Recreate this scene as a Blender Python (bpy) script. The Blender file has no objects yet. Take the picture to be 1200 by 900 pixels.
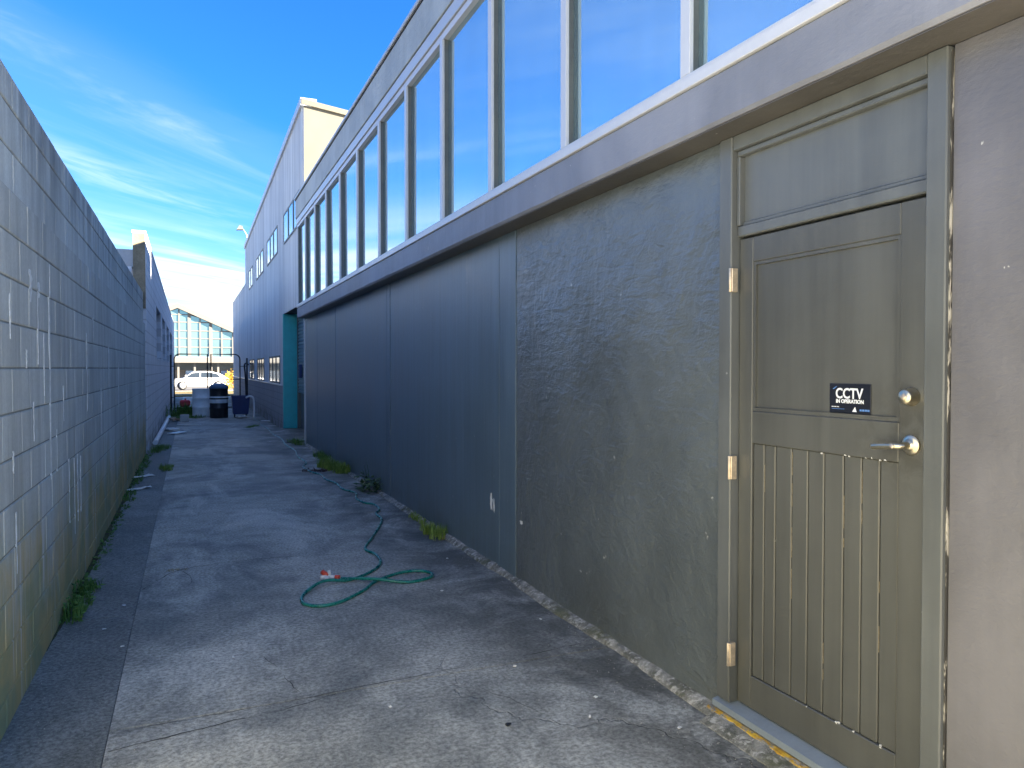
import bpy, bmesh, math, random
from mathutils import Vector, Matrix, noise as mnoise

random.seed(7)
rad = math.radians
scene = bpy.context.scene
C = scene.collection

# ------------------------------------------------------------------ camera
cam_d = bpy.data.cameras.new('camera')
cam = bpy.data.objects.new('camera', cam_d); C.objects.link(cam)
cam.location = (0, 0, 1.53)
YAW = math.atan(378 / 880.0); PITCH = math.atan(18.5 / 880.0)
cam.rotation_euler = (rad(90) - PITCH, 0, -YAW)
cam_d.sensor_fit = 'HORIZONTAL'; cam_d.sensor_width = 36.0
cam_d.lens = 36.0 * 880.0 / 1200.0
cam_d.clip_start = 0.05; cam_d.clip_end = 2000
scene.camera = cam

# ------------------------------------------------------------------ light
SUN_AZ = 62.0      # degrees round from straight behind (-Y) towards the right (+X)
SUN_EL = 20.0
sun_dir = Vector((math.sin(rad(SUN_AZ)) * math.cos(rad(SUN_EL)), -math.cos(rad(SUN_AZ)) * math.cos(rad(SUN_EL)), math.sin(rad(SUN_EL))))
sun_d = bpy.data.lights.new('sun', 'SUN'); sun = bpy.data.objects.new('sun', sun_d); C.objects.link(sun)
sun_d.energy = 4.5; sun_d.angle = rad(0.5); sun_d.color = (1.0, 0.88, 0.71)
sun.rotation_euler = sun_dir.to_track_quat('Z', 'Y').to_euler()
sun.location = (6, -6, 12)

w = bpy.data.worlds.new('World'); scene.world = w; w.use_nodes = True
nt = w.node_tree; nt.nodes.clear()
def wn(t, **k):
    n = nt.nodes.new(t)
    for a, b in k.items(): setattr(n, a, b)
    return n
def wl(a, b): nt.links.new(a, b)
def wmath(op, a, b=None, c=None, clamp=False):
    n = wn('ShaderNodeMath', operation=op); n.use_clamp = clamp
    for i, v in enumerate((a, b, c)):
        if v is None: continue
        if hasattr(v, 'is_linked'): wl(v, n.inputs[i])
        else: n.inputs[i].default_value = v
    return n.outputs[0]
sky = wn('ShaderNodeTexSky', sky_type='NISHITA')
sky.sun_disc = False; sky.sun_elevation = rad(SUN_EL); sky.sun_rotation = rad(180 - SUN_AZ)
sky.altitude = 50; sky.air_density = 1.0; sky.dust_density = 0.3; sky.ozone_density = 2.5
hs = wn('ShaderNodeHueSaturation'); hs.inputs['Saturation'].default_value = 1.12; hs.inputs['Value'].default_value = 1.0
wl(sky.outputs[0], hs.inputs['Color'])
tn = wn('ShaderNodeMix', data_type='RGBA', blend_type='MULTIPLY'); tn.inputs[0].default_value = 1.0; wl(hs.outputs[0], tn.inputs[6]); tn.inputs[7].default_value = (.105, .305, .52, 1)   # colour multiply lowers the sky level and deepens its blue
geo = wn('ShaderNodeTexCoord'); sep = wn('ShaderNodeSeparateXYZ'); wl(geo.outputs['Generated'], sep.inputs[0])
dz = wmath('MAXIMUM', sep.outputs[2], 0.02)
pxx = wmath('DIVIDE', sep.outputs[0], dz); pyy = wmath('DIVIDE', sep.outputs[1], dz)
s39, c39 = math.sin(rad(39)), math.cos(rad(39))
u = wmath('ADD', wmath('MULTIPLY', pxx, s39), wmath('MULTIPLY', pyy, c39))
v = wmath('SUBTRACT', wmath('MULTIPLY', pxx, c39), wmath('MULTIPLY', pyy, s39))
def wnoise(su, sv, off, scale, detail, rough, dist):
    cb = wn('ShaderNodeCombineXYZ'); wl(wmath('MULTIPLY', u, su), cb.inputs[0]); wl(wmath('MULTIPLY', v, sv), cb.inputs[1]); cb.inputs[2].default_value = off
    n = wn('ShaderNodeTexNoise'); n.inputs['Scale'].default_value = scale; n.inputs['Detail'].default_value = detail
    n.inputs['Roughness'].default_value = rough; n.inputs['Distortion'].default_value = dist
    wl(cb.outputs[0], n.inputs['Vector']); return n.outputs[0]
def wstep(val, a, b, lo=0.0, hi=1.0):
    n = wn('ShaderNodeMapRange', interpolation_type='SMOOTHSTEP'); wl(val, n.inputs[0])
    for i, q in enumerate((a, b, lo, hi)): n.inputs[i + 1].default_value = q
    return n.outputs[0]
wob = wmath('MULTIPLY', wmath('SUBTRACT', wnoise(.5, .9, 3.1, 1.2, 4, .55, .4), .5), .55)
vw = wmath('ADD', v, wob)
veil = wstep(vw, -1.75, -2.15)                                    # a thin veil begins along one long edge
fine = wstep(wnoise(.35, 1.7, 1.7, 1.5, 7, .62, .5), .45, .80)
edge = wmath('MULTIPLY', wmath('MULTIPLY', wstep(vw, -1.85, -2.0), wstep(vw, -2.4, -2.02)), .35)
st2 = wmath('MULTIPLY', wmath('MULTIPLY', wstep(vw, -2.78, -3.0), wstep(vw, -3.5, -3.05)), .42)
low = wstep(vw, -3.2, -4.9)                                       # denser bands low down
band = wstep(wnoise(.16, .8, 5.3, 1.3, 6, .6, .3), .38, .66)
m = wmath('MULTIPLY', veil, wmath('MULTIPLY_ADD', fine, .10, .045))
m = wmath('ADD', m, wmath('MULTIPLY', wmath('ADD', edge, st2), wmath('MULTIPLY_ADD', fine, .55, .03)))
m = wmath('ADD', m, wmath('MULTIPLY', low, wmath('MULTIPLY_ADD', band, .62, .14)))
bank = wmath('MULTIPLY', wstep(wmath('ADD', u, wmath('MULTIPLY', wob, 2.0)), 1.25, .35), wmath('MULTIPLY_ADD', wstep(wnoise(.5, 1.9, 9.2, 1.1, 5, .6, .5), .36, .70), .20, .05))   # unseen cirrus bank left and behind, added for neutral fill; the panes mirror it
m = wmath('ADD', m, bank)
hz = wstep(sep.outputs[2], 0.13, 0.02)                             # thin haze of cloud towards the horizon, all round
m = wmath('ADD', m, wmath('MULTIPLY', hz, .60), clamp=True)
cm = wn('ShaderNodeMix', data_type='RGBA'); wl(m, cm.inputs[0]); wl(tn.outputs[2], cm.inputs[6]); cm.inputs[7].default_value = (2.5, 2.58, 2.65, 1)
bg = wn('ShaderNodeBackground'); wl(cm.outputs[2], bg.inputs[0]); bg.inputs[1].default_value = 0.06
wo = wn('ShaderNodeOutputWorld'); wl(bg.outputs[0], wo.inputs[0])

scene.view_settings.view_transform = 'Standard'; scene.view_settings.look = 'None'
scene.view_settings.exposure = 3.55; scene.view_settings.gamma = 1.0
scene.view_settings.use_curve_mapping = False
scene.render.engine = 'CYCLES'
scene.cycles.max_bounces = 8; scene.cycles.diffuse_bounces = 5

# ------------------------------------------------------------------ mesh helpers
ORG = {}
def origin(o): return ORG.get(o.name, Vector((0, 0, 0))) if o else Vector((0, 0, 0))
def tag(o, label=None, cat=None, group=None, kind=None):
    if label: o['label'] = label
    if cat: o['category'] = cat
    if group: o['group'] = group
    if kind: o['kind'] = kind
    return o
def thing(name, label, cat, loc=(0, 0, 0), group=None):
    o = bpy.data.objects.new(name, None); C.objects.link(o); o.location = loc; o.empty_display_size = .1
    ORG[o.name] = Vector(loc); return tag(o, label, cat, group)
class MB:
    def __init__(s): s.v = []; s.f = []; s.sm = []
    def add(s, vs, fs, smooth=False):
        b = len(s.v); s.v += [tuple(p) for p in vs]
        for f in fs: s.f.append(tuple(b + i for i in f)); s.sm.append(smooth)
        return s
    def box(s, x0, x1, y0, y1, z0, z1, ch=0.0):
        if x0 > x1: x0, x1 = x1, x0
        if y0 > y1: y0, y1 = y1, y0
        if z0 > z1: z0, z1 = z1, z0
        if ch <= 0:
            vs = [(x, y, z) for z in (z0, z1) for y in (y0, y1) for x in (x0, x1)]
            return s.add(vs, [(0, 2, 3, 1), (4, 5, 7, 6), (0, 1, 5, 4), (2, 6, 7, 3), (0, 4, 6, 2), (1, 3, 7, 5)])
        ch = min(ch, (x1 - x0) * .4, (y1 - y0) * .4, (z1 - z0) * .4)
        bm = bmesh.new(); bmesh.ops.create_cube(bm, size=1)
        for p in bm.verts: p.co = Vector(((x0 + x1) / 2 + p.co.x * (x1 - x0), (y0 + y1) / 2 + p.co.y * (y1 - y0), (z0 + z1) / 2 + p.co.z * (z1 - z0)))
        bmesh.ops.bevel(bm, geom=bm.edges[:], offset=ch, segments=1, affect='EDGES', profile=.5)
        bm.verts.index_update()
        s.add([p.co.copy() for p in bm.verts], [[q.index for q in f.verts] for f in bm.faces]); bm.free(); return s
    def prism(s, pts, axis, a, b):
        # pts: 2-D outline, extruded along axis between a and b
        n = len(pts)
        def P(p, t):
            if axis == 'x': return (t, p[0], p[1])
            if axis == 'y': return (p[0], t, p[1])
            return (p[0], p[1], t)
        vs = [P(p, a) for p in pts] + [P(p, b) for p in pts]
        fs = [tuple(range(n))[::-1], tuple(range(n, 2 * n))] + [(i, (i + 1) % n, n + (i + 1) % n, n + i) for i in range(n)]
        return s.add(vs, fs)
    def lathe(s, prof, c, seg=24, axis='z', smooth=True):
        # prof: (radius, height) pairs, closed with caps when the radius is above zero
        vs = []; fs = []
        for r, h in prof:
            for k in range(seg):
                a = 2 * math.pi * k / seg; p = (r * math.cos(a), r * math.sin(a), h)
                if axis == 'x': p = (p[2], p[0], p[1])
                elif axis == 'y': p = (p[0], p[2], p[1])
                vs.append((c[0] + p[0], c[1] + p[1], c[2] + p[2]))
        for i in range(len(prof) - 1):
            for k in range(seg):
                fs.append((i * seg + k, i * seg + (k + 1) % seg, (i + 1) * seg + (k + 1) % seg, (i + 1) * seg + k))
        s.add(vs, fs, smooth)
        b = len(s.v) - len(vs)
        s.f.append(tuple(b + k for k in range(seg))[::-1]); s.sm.append(False)
        e = len(s.v) - seg
        s.f.append(tuple(e + k for k in range(seg))); s.sm.append(False)
        return s
    def tube(s, pts, r, seg=8, smooth=True):
        pts = [Vector(p) for p in pts]; vs = []; fs = []; n = len(pts); up = Vector((0, 0, 1))
        rr = r if isinstance(r, (list, tuple)) else [r] * n
        prev = None
        for i, p in enumerate(pts):
            t = (pts[min(i + 1, n - 1)] - pts[max(i - 1, 0)]).normalized()
            if prev is None:
                a = up if abs(t.dot(up)) < .9 else Vector((1, 0, 0)); x = t.cross(a).normalized()
            else: x = (prev - t * prev.dot(t)).normalized()
            prev = x; y = t.cross(x)
            for k in range(seg):
                g = 2 * math.pi * k / seg; vs.append(p + (x * math.cos(g) + y * math.sin(g)) * rr[i])
        for i in range(n - 1):
            for k in range(seg): fs.append((i * seg + k, i * seg + (k + 1) % seg, (i + 1) * seg + (k + 1) % seg, (i + 1) * seg + k))
        s.add(vs, fs, smooth); b = len(s.v) - len(vs)
        s.f.append(tuple(b + k for k in range(seg))[::-1]); s.sm.append(False)
        e = len(s.v) - seg; s.f.append(tuple(e + k for k in range(seg))); s.sm.append(False)
        return s
    def build(s, name, mat, parent=None, at=None):
        org = origin(parent) if parent else Vector(at or (0, 0, 0))
        me = bpy.data.meshes.new(name); me.from_pydata([Vector(p) - org for p in s.v], [], s.f); me.update()
        me.polygons.foreach_set('use_smooth', s.sm)
        bm = bmesh.new(); bm.from_mesh(me); bmesh.ops.recalc_face_normals(bm, faces=bm.faces[:]); bm.to_mesh(me); bm.free()
        if mat: me.materials.append(mat)
        o = bpy.data.objects.new(name, me); C.objects.link(o)
        if parent: o.parent = parent
        else: o.location = org
        ORG[o.name] = org
        return o
def bx(name, mat, parent, x0, x1, y0, y1, z0, z1, ch=0.0): return MB().box(x0, x1, y0, y1, z0, z1, ch).build(name, mat, parent)
def struct(o): o['kind'] = 'structure'; return o
def shared(name, me, parent, world):
    o = bpy.data.objects.new(name, me); C.objects.link(o); o.parent = parent; o.location = Vector(world) - origin(parent); return o
def spline(pts, per=10, closed=False):
    out = []; P = [Vector(p) for p in pts]; n = len(P)
    for i in range(n - 1):
        a, b, c, d = P[max(i - 1, 0)], P[i], P[i + 1], P[min(i + 2, n - 1)]
        for k in range(per):
            t = k / per
            out.append(.5 * ((2 * b) + (c - a) * t + (2 * a - 5 * b + 4 * c - d) * t * t + (3 * b - a - 3 * c + d) * t ** 3))
    out.append(P[-1]); return out

# ------------------------------------------------------------------ material helpers
class Mat:
    def __init__(s, name):
        s.m = bpy.data.materials.new(name); s.m.use_nodes = True; s.t = s.m.node_tree
        s.b = s.t.nodes['Principled BSDF']; s._pos = None
    def n(s, t, **k):
        q = s.t.nodes.new(t)
        for a, b in k.items(): setattr(q, a, b)
        return q
    def l(s, a, b): s.t.links.new(a, b)
    def pos(s):
        if s._pos is None: s._pos = s.n('ShaderNodeNewGeometry').outputs['Position']
        return s._pos
    def xyz(s):
        q = s.n('ShaderNodeSeparateXYZ'); s.l(s.pos(), q.inputs[0]); return q.outputs
    def vec(s, sc=(1, 1, 1), off=(0, 0, 0), src=None):
        q = s.n('ShaderNodeMapping'); q.inputs['Scale'].default_value = sc; q.inputs['Location'].default_value = off
        s.l(src or s.pos(), q.inputs[0]); return q.outputs[0]
    def noise(s, scale=1, detail=4, rough=.55, dist=0, sc=(1, 1, 1), off=(0, 0, 0), col=False):
        q = s.n('ShaderNodeTexNoise'); s.l(s.vec(sc, off), q.inputs['Vector'])
        for k, val in (('Scale', scale), ('Detail', min(detail, 4)), ('Roughness', rough), ('Distortion', dist)): q.inputs[k].default_value = val
        return q.outputs['Color' if col else 'Fac']
    def voro(s, scale, feature='DISTANCE_TO_EDGE', sc=(1, 1, 1), warp=0, off=(0, 0, 0)):
        q = s.n('ShaderNodeTexVoronoi', feature=feature); q.inputs['Scale'].default_value = scale
        vv = s.vec(sc, off)
        if warp:
            a = s.n('ShaderNodeVectorMath', operation='MULTIPLY_ADD'); s.l(s.noise(2.5, 4, .6, col=True), a.inputs[0])
            a.inputs[1].default_value = (warp,) * 3; s.l(vv, a.inputs[2]); vv = a.outputs[0]
        s.l(vv, q.inputs['Vector']); return q.outputs['Distance']
    def math(s, op, a, b=None, c=None, clamp=False):
        q = s.n('ShaderNodeMath', operation=op); q.use_clamp = clamp
        for i, val in enumerate((a, b, c)):
            if val is None: continue
            if hasattr(val, 'is_linked'): s.l(val, q.inputs[i])
            else: q.inputs[i].default_value = val
        return q.outputs[0]
    def step(s, val, a, b, lo=0., hi=1.):
        q = s.n('ShaderNodeMapRange', interpolation_type='SMOOTHSTEP'); s.l(val, q.inputs[0])
        for i, z in enumerate((a, b, lo, hi)): q.inputs[i + 1].default_value = z
        return q.outputs[0]
    def mix(s, f, a, b, mode='MIX'):
        q = s.n('ShaderNodeMix', data_type='RGBA', blend_type=mode)
        for i, val in ((0, f), (6, a), (7, b)):
            if hasattr(val, 'is_linked'): s.l(val, q.inputs[i])
            elif i == 0: q.inputs[0].default_value = val
            else: q.inputs[i].default_value = (*val, 1)
        return q.outputs[2]
    def rnd(s): return s.n('ShaderNodeObjectInfo').outputs['Random']
    def bump(s, h, strength=.3, dist=.01, prev=None):
        q = s.n('ShaderNodeBump'); q.inputs['Strength'].default_value = strength; q.inputs['Distance'].default_value = dist
        s.l(h, q.inputs['Height'])
        if prev: s.l(prev, q.inputs['Normal'])
        return q.outputs[0]
    def set(s, col=None, rough=None, metal=None, normal=None, spec=None, **k):
        for key, val in (('Base Color', col), ('Roughness', rough), ('Metallic', metal), ('Normal', normal), ('Specular IOR Level', spec)):
            if val is None: continue
            if hasattr(val, 'is_linked'): s.l(val, s.b.inputs[key])
            else: s.b.inputs[key].default_value = (*val, 1) if key == 'Base Color' else val
        for key, val in k.items(): s.b.inputs[key.replace('_', ' ')].default_value = val
        return s
MATS = {}
def simple(name, col, rough=.5, metal=0., var=.18, scale=6, bump=.08, bs=40, spec=None):
    if name in MATS: return MATS[name]
    M = Mat(name)
    f = M.noise(scale, 5, .6)
    g = M.noise(scale * 9, 3, .6)
    f = M.math('MULTIPLY_ADD', g, .35, M.math('MULTIPLY', f, .65))
    c = M.mix(M.step(f, .25, .75), tuple(x * (1 - var) for x in col), tuple(min(1, x * (1 + var)) for x in col))
    r = M.step(f, .2, .8, max(0.02, rough - .1), min(1, rough + .1))
    M.set(c, r, metal, M.bump(M.noise(bs, 4, .6), bump, .005), spec)
    MATS[name] = M.m; return M.m

# painted render / concrete of the long wall; scr = brush scratches, big = coarse plaster relief
def paint_wall(name, col, coarse, streak, rough=.42, chips=.5, gloss=.5, seed=0, grime=None):
    M = Mat(name); x, y, z = M.xyz()
    big = M.noise(1.1, 5, .6, .4, off=(seed, seed, 0))
    st = M.noise(1, 5, .62, 0, sc=(1, 7, .45), off=(seed, 0, 0))
    f = M.math('ADD', M.math('MULTIPLY', big, .8 if coarse > .3 else .45), M.math('MULTIPLY', st, .2 if coarse > .3 else .55))
    a = tuple(v_ * .80 for v_ in col); b = tuple(min(1, v_ * 1.22) for v_ in col)
    c = M.mix(M.step(f, .32, .68), a, b)
    # grime and mould from splashing along the foot
    foot = M.math('MULTIPLY', M.step(z, .55, .02), M.step(M.noise(2.2, 6, .7, .5), .40, .68))
    c = M.mix(M.math('MULTIPLY', foot, .45), c, (.075, .075, .06))
    # chipped spots and scuffs show the render underneath
    ch = M.step(M.noise(17, 3, .5, .3, sc=(1, 1, .8), off=(seed * 3, 0, 0)), .745, .765)
    sc = M.step(M.noise(1, 4, .6, 1.0, sc=(1, 2.2, 22), off=(0, seed, 3)), .735, .76)
    chip = M.math('MULTIPLY', M.math('MAXIMUM', ch, M.math('MULTIPLY', sc, .5 if coarse > .3 else .0)), chips)
    c = M.mix(chip, c, (.50, .49, .46))
    if grime:
        dd = M.math('SQRT', M.math('ADD', M.math('POWER', M.math('SUBTRACT', y, grime[0]), 2.), M.math('POWER', M.math('SUBTRACT', z, grime[1]), 2.)))
        c = M.mix(M.math('MULTIPLY', M.math('MULTIPLY', M.step(dd, .30, .03), M.step(M.noise(14, 4, .7, .5), .34, .62)), .55), c, (.045, .042, .034))
    n1 = M.noise(30, 6, .7, .15, sc=(1, .8, 1.5), off=(seed, 1, 0))
    n2 = M.noise(10, 6, .62, .45, sc=(1, .7, 1.0), off=(0, seed, 4))
    n3 = M.noise(1, 4, .6, .8, sc=(1, 3.5, 18), off=(2, seed, 0))          # trowel strokes, nearly level
    h = M.math('ADD', M.math('MULTIPLY', n1, .22 + .1 * coarse), M.math('MULTIPLY', n2, .9 * coarse))
    h = M.math('ADD', h, M.math('MULTIPLY', n3, .45 * coarse))
    if coarse > .5: h = M.math('MULTIPLY', h, M.step(M.noise(1.3, 4, .6, .6, off=(seed, 6, 2)), .30, .66, .35, 1.15))
    nb = M.bump(h, .58 if coarse > .5 else .5, .026 if coarse > .5 else (.014 if coarse > .4 else .006))
    nb = M.bump(M.noise(1, 5, .6, 0, sc=(1, 11, .7), off=(seed, 0, 1)), streak, .012, nb)
    M.set(c, M.step(f, .2, .8, max(.295, rough - .05), rough + .08), 0, nb, gloss)
    return M.m

# ------------------------------------------------------------------ materials of the place
def mat_pavement(name, dark, light, seed):
    M = Mat(name); x, y, z = M.xyz()
    big = M.noise(.75, 6, .62, .5, off=(seed, 2, 0)); med = M.noise(3.6, 6, .68, .3, off=(0, seed, 0)); fin = M.noise(46, 5, .75)
    f = M.math('ADD', M.math('MULTIPLY', big, .62), M.math('MULTIPLY', med, .38))
    c = M.mix(M.step(f, .34, .66), dark, light)
    worn = M.step(M.noise(1.0, 5, .7, .6, sc=(1.2, .55, 1), off=(seed, 7.3, 0)), .47, .66)   # lighter where the skin has worn through to sand
    c = M.mix(M.math('MULTIPLY', worn, .55), c, tuple(min(1, q * 1.45) for q in light))
    c = M.mix(.85, c, M.mix(M.step(fin, .28, .72), (.38, .38, .38), (1.5, 1.5, 1.47)), 'MULTIPLY')
    sp = M.step(M.noise(150, 2, .5), .60, .72); c = M.mix(M.math('MULTIPLY', sp, .40), c, (.52, .51, .48))
    dk = M.step(M.noise(120, 2, .5, off=(5, 5, 5)), .60, .72); c = M.mix(M.math('MULTIPLY', dk, .5), c, (.035, .036, .04))
    oil = M.step(M.noise(.9, 4, .6, 1.0, sc=(1, .5, 1), off=(4, seed + 9, 0)), .56, .72); c = M.mix(M.math('MULTIPLY', oil, .5), c, (.070, .075, .080))
    # damp, mossy margin along the foot of the long wall
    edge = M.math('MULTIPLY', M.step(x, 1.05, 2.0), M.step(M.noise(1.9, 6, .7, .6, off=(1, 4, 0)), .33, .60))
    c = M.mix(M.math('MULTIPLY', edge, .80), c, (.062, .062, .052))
    cr = M.voro(.42, warp=.55, off=(.3, .7 + seed, 0)); crk = M.math('MULTIPLY', M.step(cr, .004, .0008), M.step(M.noise(.7, 3, .5, off=(8, 1, 0)), .42, .55))
    c = M.mix(M.math('MULTIPLY', crk, .25), c, (.03, .03, .03))
    h = M.math('ADD', M.math('MULTIPLY', fin, .6), M.math('MULTIPLY', med, .8)); h = M.math('SUBTRACT', h, M.math('MULTIPLY', crk, 1.2))
    nb = M.bump(h, .55, .006); nb = M.bump(M.noise(170, 2, .6), .35, .002, nb)
    M.set(c, M.step(f, .3, .7, .62, .86), 0, nb, .4); return M.m
m_slab = mat_pavement('worn_concrete', (.170, .174, .160), (.450, .438, .392), 0)
m_strip = mat_pavement('dark_concrete', (.125, .132, .125), (.225, .230, .215), 3.7)

def mat_block(name, base, tint, set_back):
    M = Mat(name); x, y, z = M.xyz(); r = M.rnd()
    st = M.noise(1, 6, .68, 0, sc=(1, 9, .5)); big = M.noise(.8, 5, .6, .3); fin = M.noise(60, 4, .7)
    f = M.math('ADD', M.math('MULTIPLY', st, .5), M.math('MULTIPLY', big, .5))
    f = M.math('MULTIPLY_ADD', M.math('SUBTRACT', r, .5), .07, f)
    c = M.mix(M.step(f, .30, .70), tuple(q * .72 for q in base), tuple(q * 1.25 for q in base))
    c = M.mix(M.step(M.noise(1, 4, .6, 0, sc=(1, 22, .8), off=(0, 3, 0)), .55, .75, 0, .35), c, tuple(q * .62 for q in base))
    c = M.mix(M.math('MULTIPLY', M.step(fin, .35, .65), .30), c, tuple(q * .6 for q in base))
    top = M.math('MULTIPLY', M.step(z, 2.2, 2.9), M.step(M.noise(1, 4, .65, 0, sc=(1, 6, .8), off=(0, 9, 0)), .40, .62)); c = M.mix(M.math('MULTIPLY', top, .55), c, (.11, .12, .125))
    # algae: olive and ochre from the ground up to about hip height, ragged
    hz_ = M.math('ADD', z, M.math('MULTIPLY', M.math('SUBTRACT', M.noise(1, 5, .65, .4, sc=(1, 3.0, 1.0)), .5), -1.6))
    alg = M.step(hz_, 1.02, .20); ac = M.mix(M.step(M.noise(2.6, 5, .6, .6, off=(6, 0, 0)), .38, .62), (.24, .25, .10), (.42, .31, .10))
    c = M.mix(M.math('MULTIPLY', alg, .85), c, ac)
    # lime runs: thin pale vertical lines, broken up along their height
    run = M.step(M.noise(1, 2, .5, .08, sc=(1, 15, .10), off=(0, .4, 0)), .61, .65)
    brk = M.step(M.noise(1, 3, .6, 0, sc=(1, 2.5, 1.6), off=(2, 1, 0)), .42, .60)
    run2 = M.step(M.noise(1, 2, .5, .05, sc=(1, 34, .25), off=(3, .9, 5)), .63, .67)
    lime = M.math('MULTIPLY', M.math('MAXIMUM', M.math('MULTIPLY', run, brk), M.math('MULTIPLY', run2, M.math('MULTIPLY', brk, .6))), M.step(z, 2.35, 2.0) if not set_back else .25)
    c = M.mix(M.math('MULTIPLY', lime, .62), c, (.56, .58, .58))
    nb = M.bump(fin, .35, .004); nb = M.bump(M.noise(9, 5, .6), .25, .006, nb)
    M.set(c, .82, 0, nb, .3); return M.m
m_block = mat_block('grey_block', (.47, .505, .495), None, False)
m_block_up = mat_block('grey_block_upper', (.53, .575, .565), None, True)
m_mortar = mat_block('grey_mortar', (.23, .25, .25), None, True)

m_rough = paint_wall('rough_grey_render', (.098, .113, .118), 1.0, .10, .34, .8, 1.0, seed=1)
m_smooth = [paint_wall('smooth_grey_panel_%s' % 'abcd'[i], (.090, .132, .165), .18, .26, .41, .30, 1.0, seed=5 + 3 * i) for i in range(4)]
m_pier = paint_wall('grey_pier_render', (.138, .136, .150), .48, .06, .42, .9, seed=21)
m_beam = paint_wall('lilac_grey_beam', (.215, .222, .255), .45, .22, .55, .55, seed=31)
m_fascia = paint_wall('grey_green_fascia', (.36, .39, .385), .6, .15, .6, .3, seed=41)
m_door = paint_wall('olive_grey_door_paint', (.085, .087, .080), .10, .06, .36, .45, seed=51, grime=(1.76, 1.30))
m_frame = paint_wall('grey_frame_paint', (.108, .116, .116), .08, .12, .34, .75, seed=61)
m_alu = simple('white_aluminium', (.56, .57, .60), .38, 0, .05, 3, .02)
m_alu2 = simple('silver_aluminium', (.50, .51, .52), .38, .2, .06, 3, .02)
m_gasket = simple('dark_bead', (.11, .12, .115), .5, 0, .2)
m_capmetal = simple('grey_cap_flashing', (.46, .48, .50), .4, .3, .1)
m_dark = simple('dark_interior', (.02, .022, .025), .8, 0, .2)
m_groove = simple('gap_black', (.030, .030, .028), .9, 0, .2)
m_brass = simple('satin_steel', (.66, .58, .42), .34, 1.0, .08, 30, .03)
m_hinge = simple('worn_brass', (.62, .52, .40), .42, .65, .25, 40, .1)
m_teal = simple('teal_paint', (.02, .40, .44), .40, 0, .12)
_M = Mat('grey_cladding')
_c = _M.mix(_M.step(_M.noise(1, 4, .7, 0, sc=(1, 2.6, .10)), .35, .65), (.47, .50, .53), (.66, .69, .71))
_M.set(_c, .45, 0, None, .5); m_clad = _M.m
m_cream = simple('cream_panel', (.125, .115, .085), .6, 0, .06, 2)
m_roofgrey = simple('grey_roof_sheet', (.36, .38, .40), .5, .2, .15)
m_roll = simple('steel_blue_slats', (.210, .290, .330), .40, .3, .12)
m_navy = simple('navy_plastic', (.012, .030, .120), .42, 0, .15)
m_black = simple('black_plastic', (.012, .013, .017), .38, 0, .2)
m_bluelid = simple('blue_grey_lid', (.060, .130, .210), .40, 0, .2)
m_drum = simple('pale_blue_drum', (.82, .86, .87), .48, 0, .14)
m_bandw = simple('white_band', (.62, .66, .68), .5, 0, .1)
m_red = simple('red_plastic', (.55, .03, .05), .4, 0, .15)
m_white = simple('white_plastic', (.72, .73, .74), .38, 0, .08)
m_card = simple('brown_card', (.40, .29, .20), .85, 0, .2)
m_paper = simple('pale_litter', (.68, .68, .66), .8, 0, .1)
m_tube = simple('black_tube', (.02, .022, .026), .45, .3, .2)
m_hose = simple('green_hose', (.010, .165, .135), .28, 0, .25, 12, .05, 80)
m_yellow = simple('yellow_edge', (.60, .38, .035), .75, 0, .55, 26, .4, 60)
m_sillp = simple('blue_grey_sill_paint', (.215, .255, .300), .38, 0, .15, 8)
m_asph = simple('street_asphalt', (.105, .102, .098), .9, 0, .2, 3, .3, 60)
m_fore = simple('sandy_forecourt', (.50, .46, .40), .9, 0, .2, 1.2, .3, 60)
m_verge = simple('dry_verge', (.16, .115, .035), .95, 0, .3, 3, .5, 30)
m_hallw = simple('hall_white', (.145, .138, .125), .6, 0, .05)
m_carp = simple('white_car_paint', (.78, .78, .78), .25, 0, .02, 2, 0)
m_rubber = simple('tyre_rubber', (.02, .02, .021), .8, 0, .2)
m_shop = simple('shopfront_cream', (.22, .19, .16), .7, 0, .15, 2)
m_grassg = None
def leafmat(name, c0, c1):
    M = Mat(name); M.set(M.mix(M.step(M.noise(14, 3, .6), .3, .7), c0, c1), .6, 0, None, .3)
    return M.m
m_grass = leafmat('weed_green', (.05, .13, .025), (.14, .25, .055))
m_grass_y = leafmat('weed_yellow_green', (.10, .19, .03), (.22, .31, .07))
m_broad = leafmat('broad_leaf_green', (.025, .065, .025), (.085, .135, .070))
m_drygrass = leafmat('dry_straw', (.22, .17, .07), (.34, .28, .12))
m_gold = leafmat('golden_leaf', (.50, .30, .03), (.62, .42, .06))

def mat_glass(name, tint, rough, metal=.86):
    M = Mat(name)
    nb = M.bump(M.noise(.9, 2, .5), .10, .012)
    f = M.noise(1.5, 5, .6, .4, sc=(1, 3, .6))
    M.set(M.mix(M.step(f, .3, .7), tuple(q * .94 for q in tint), tint), M.step(f, .3, .75, rough, rough + .03), metal, nb, .6); return M.m
m_pane = mat_glass('reflective_glass', (.46, .60, .63), .03)
m_pane_far = mat_glass('far_window_glass', (.50, .58, .66), .06)
m_pane_dark = mat_glass('dark_window_glass', (.05, .07, .10), .12, .4)
m_hallglass = mat_glass('hall_glass', (.24, .38, .40), .10, .70)

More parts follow.
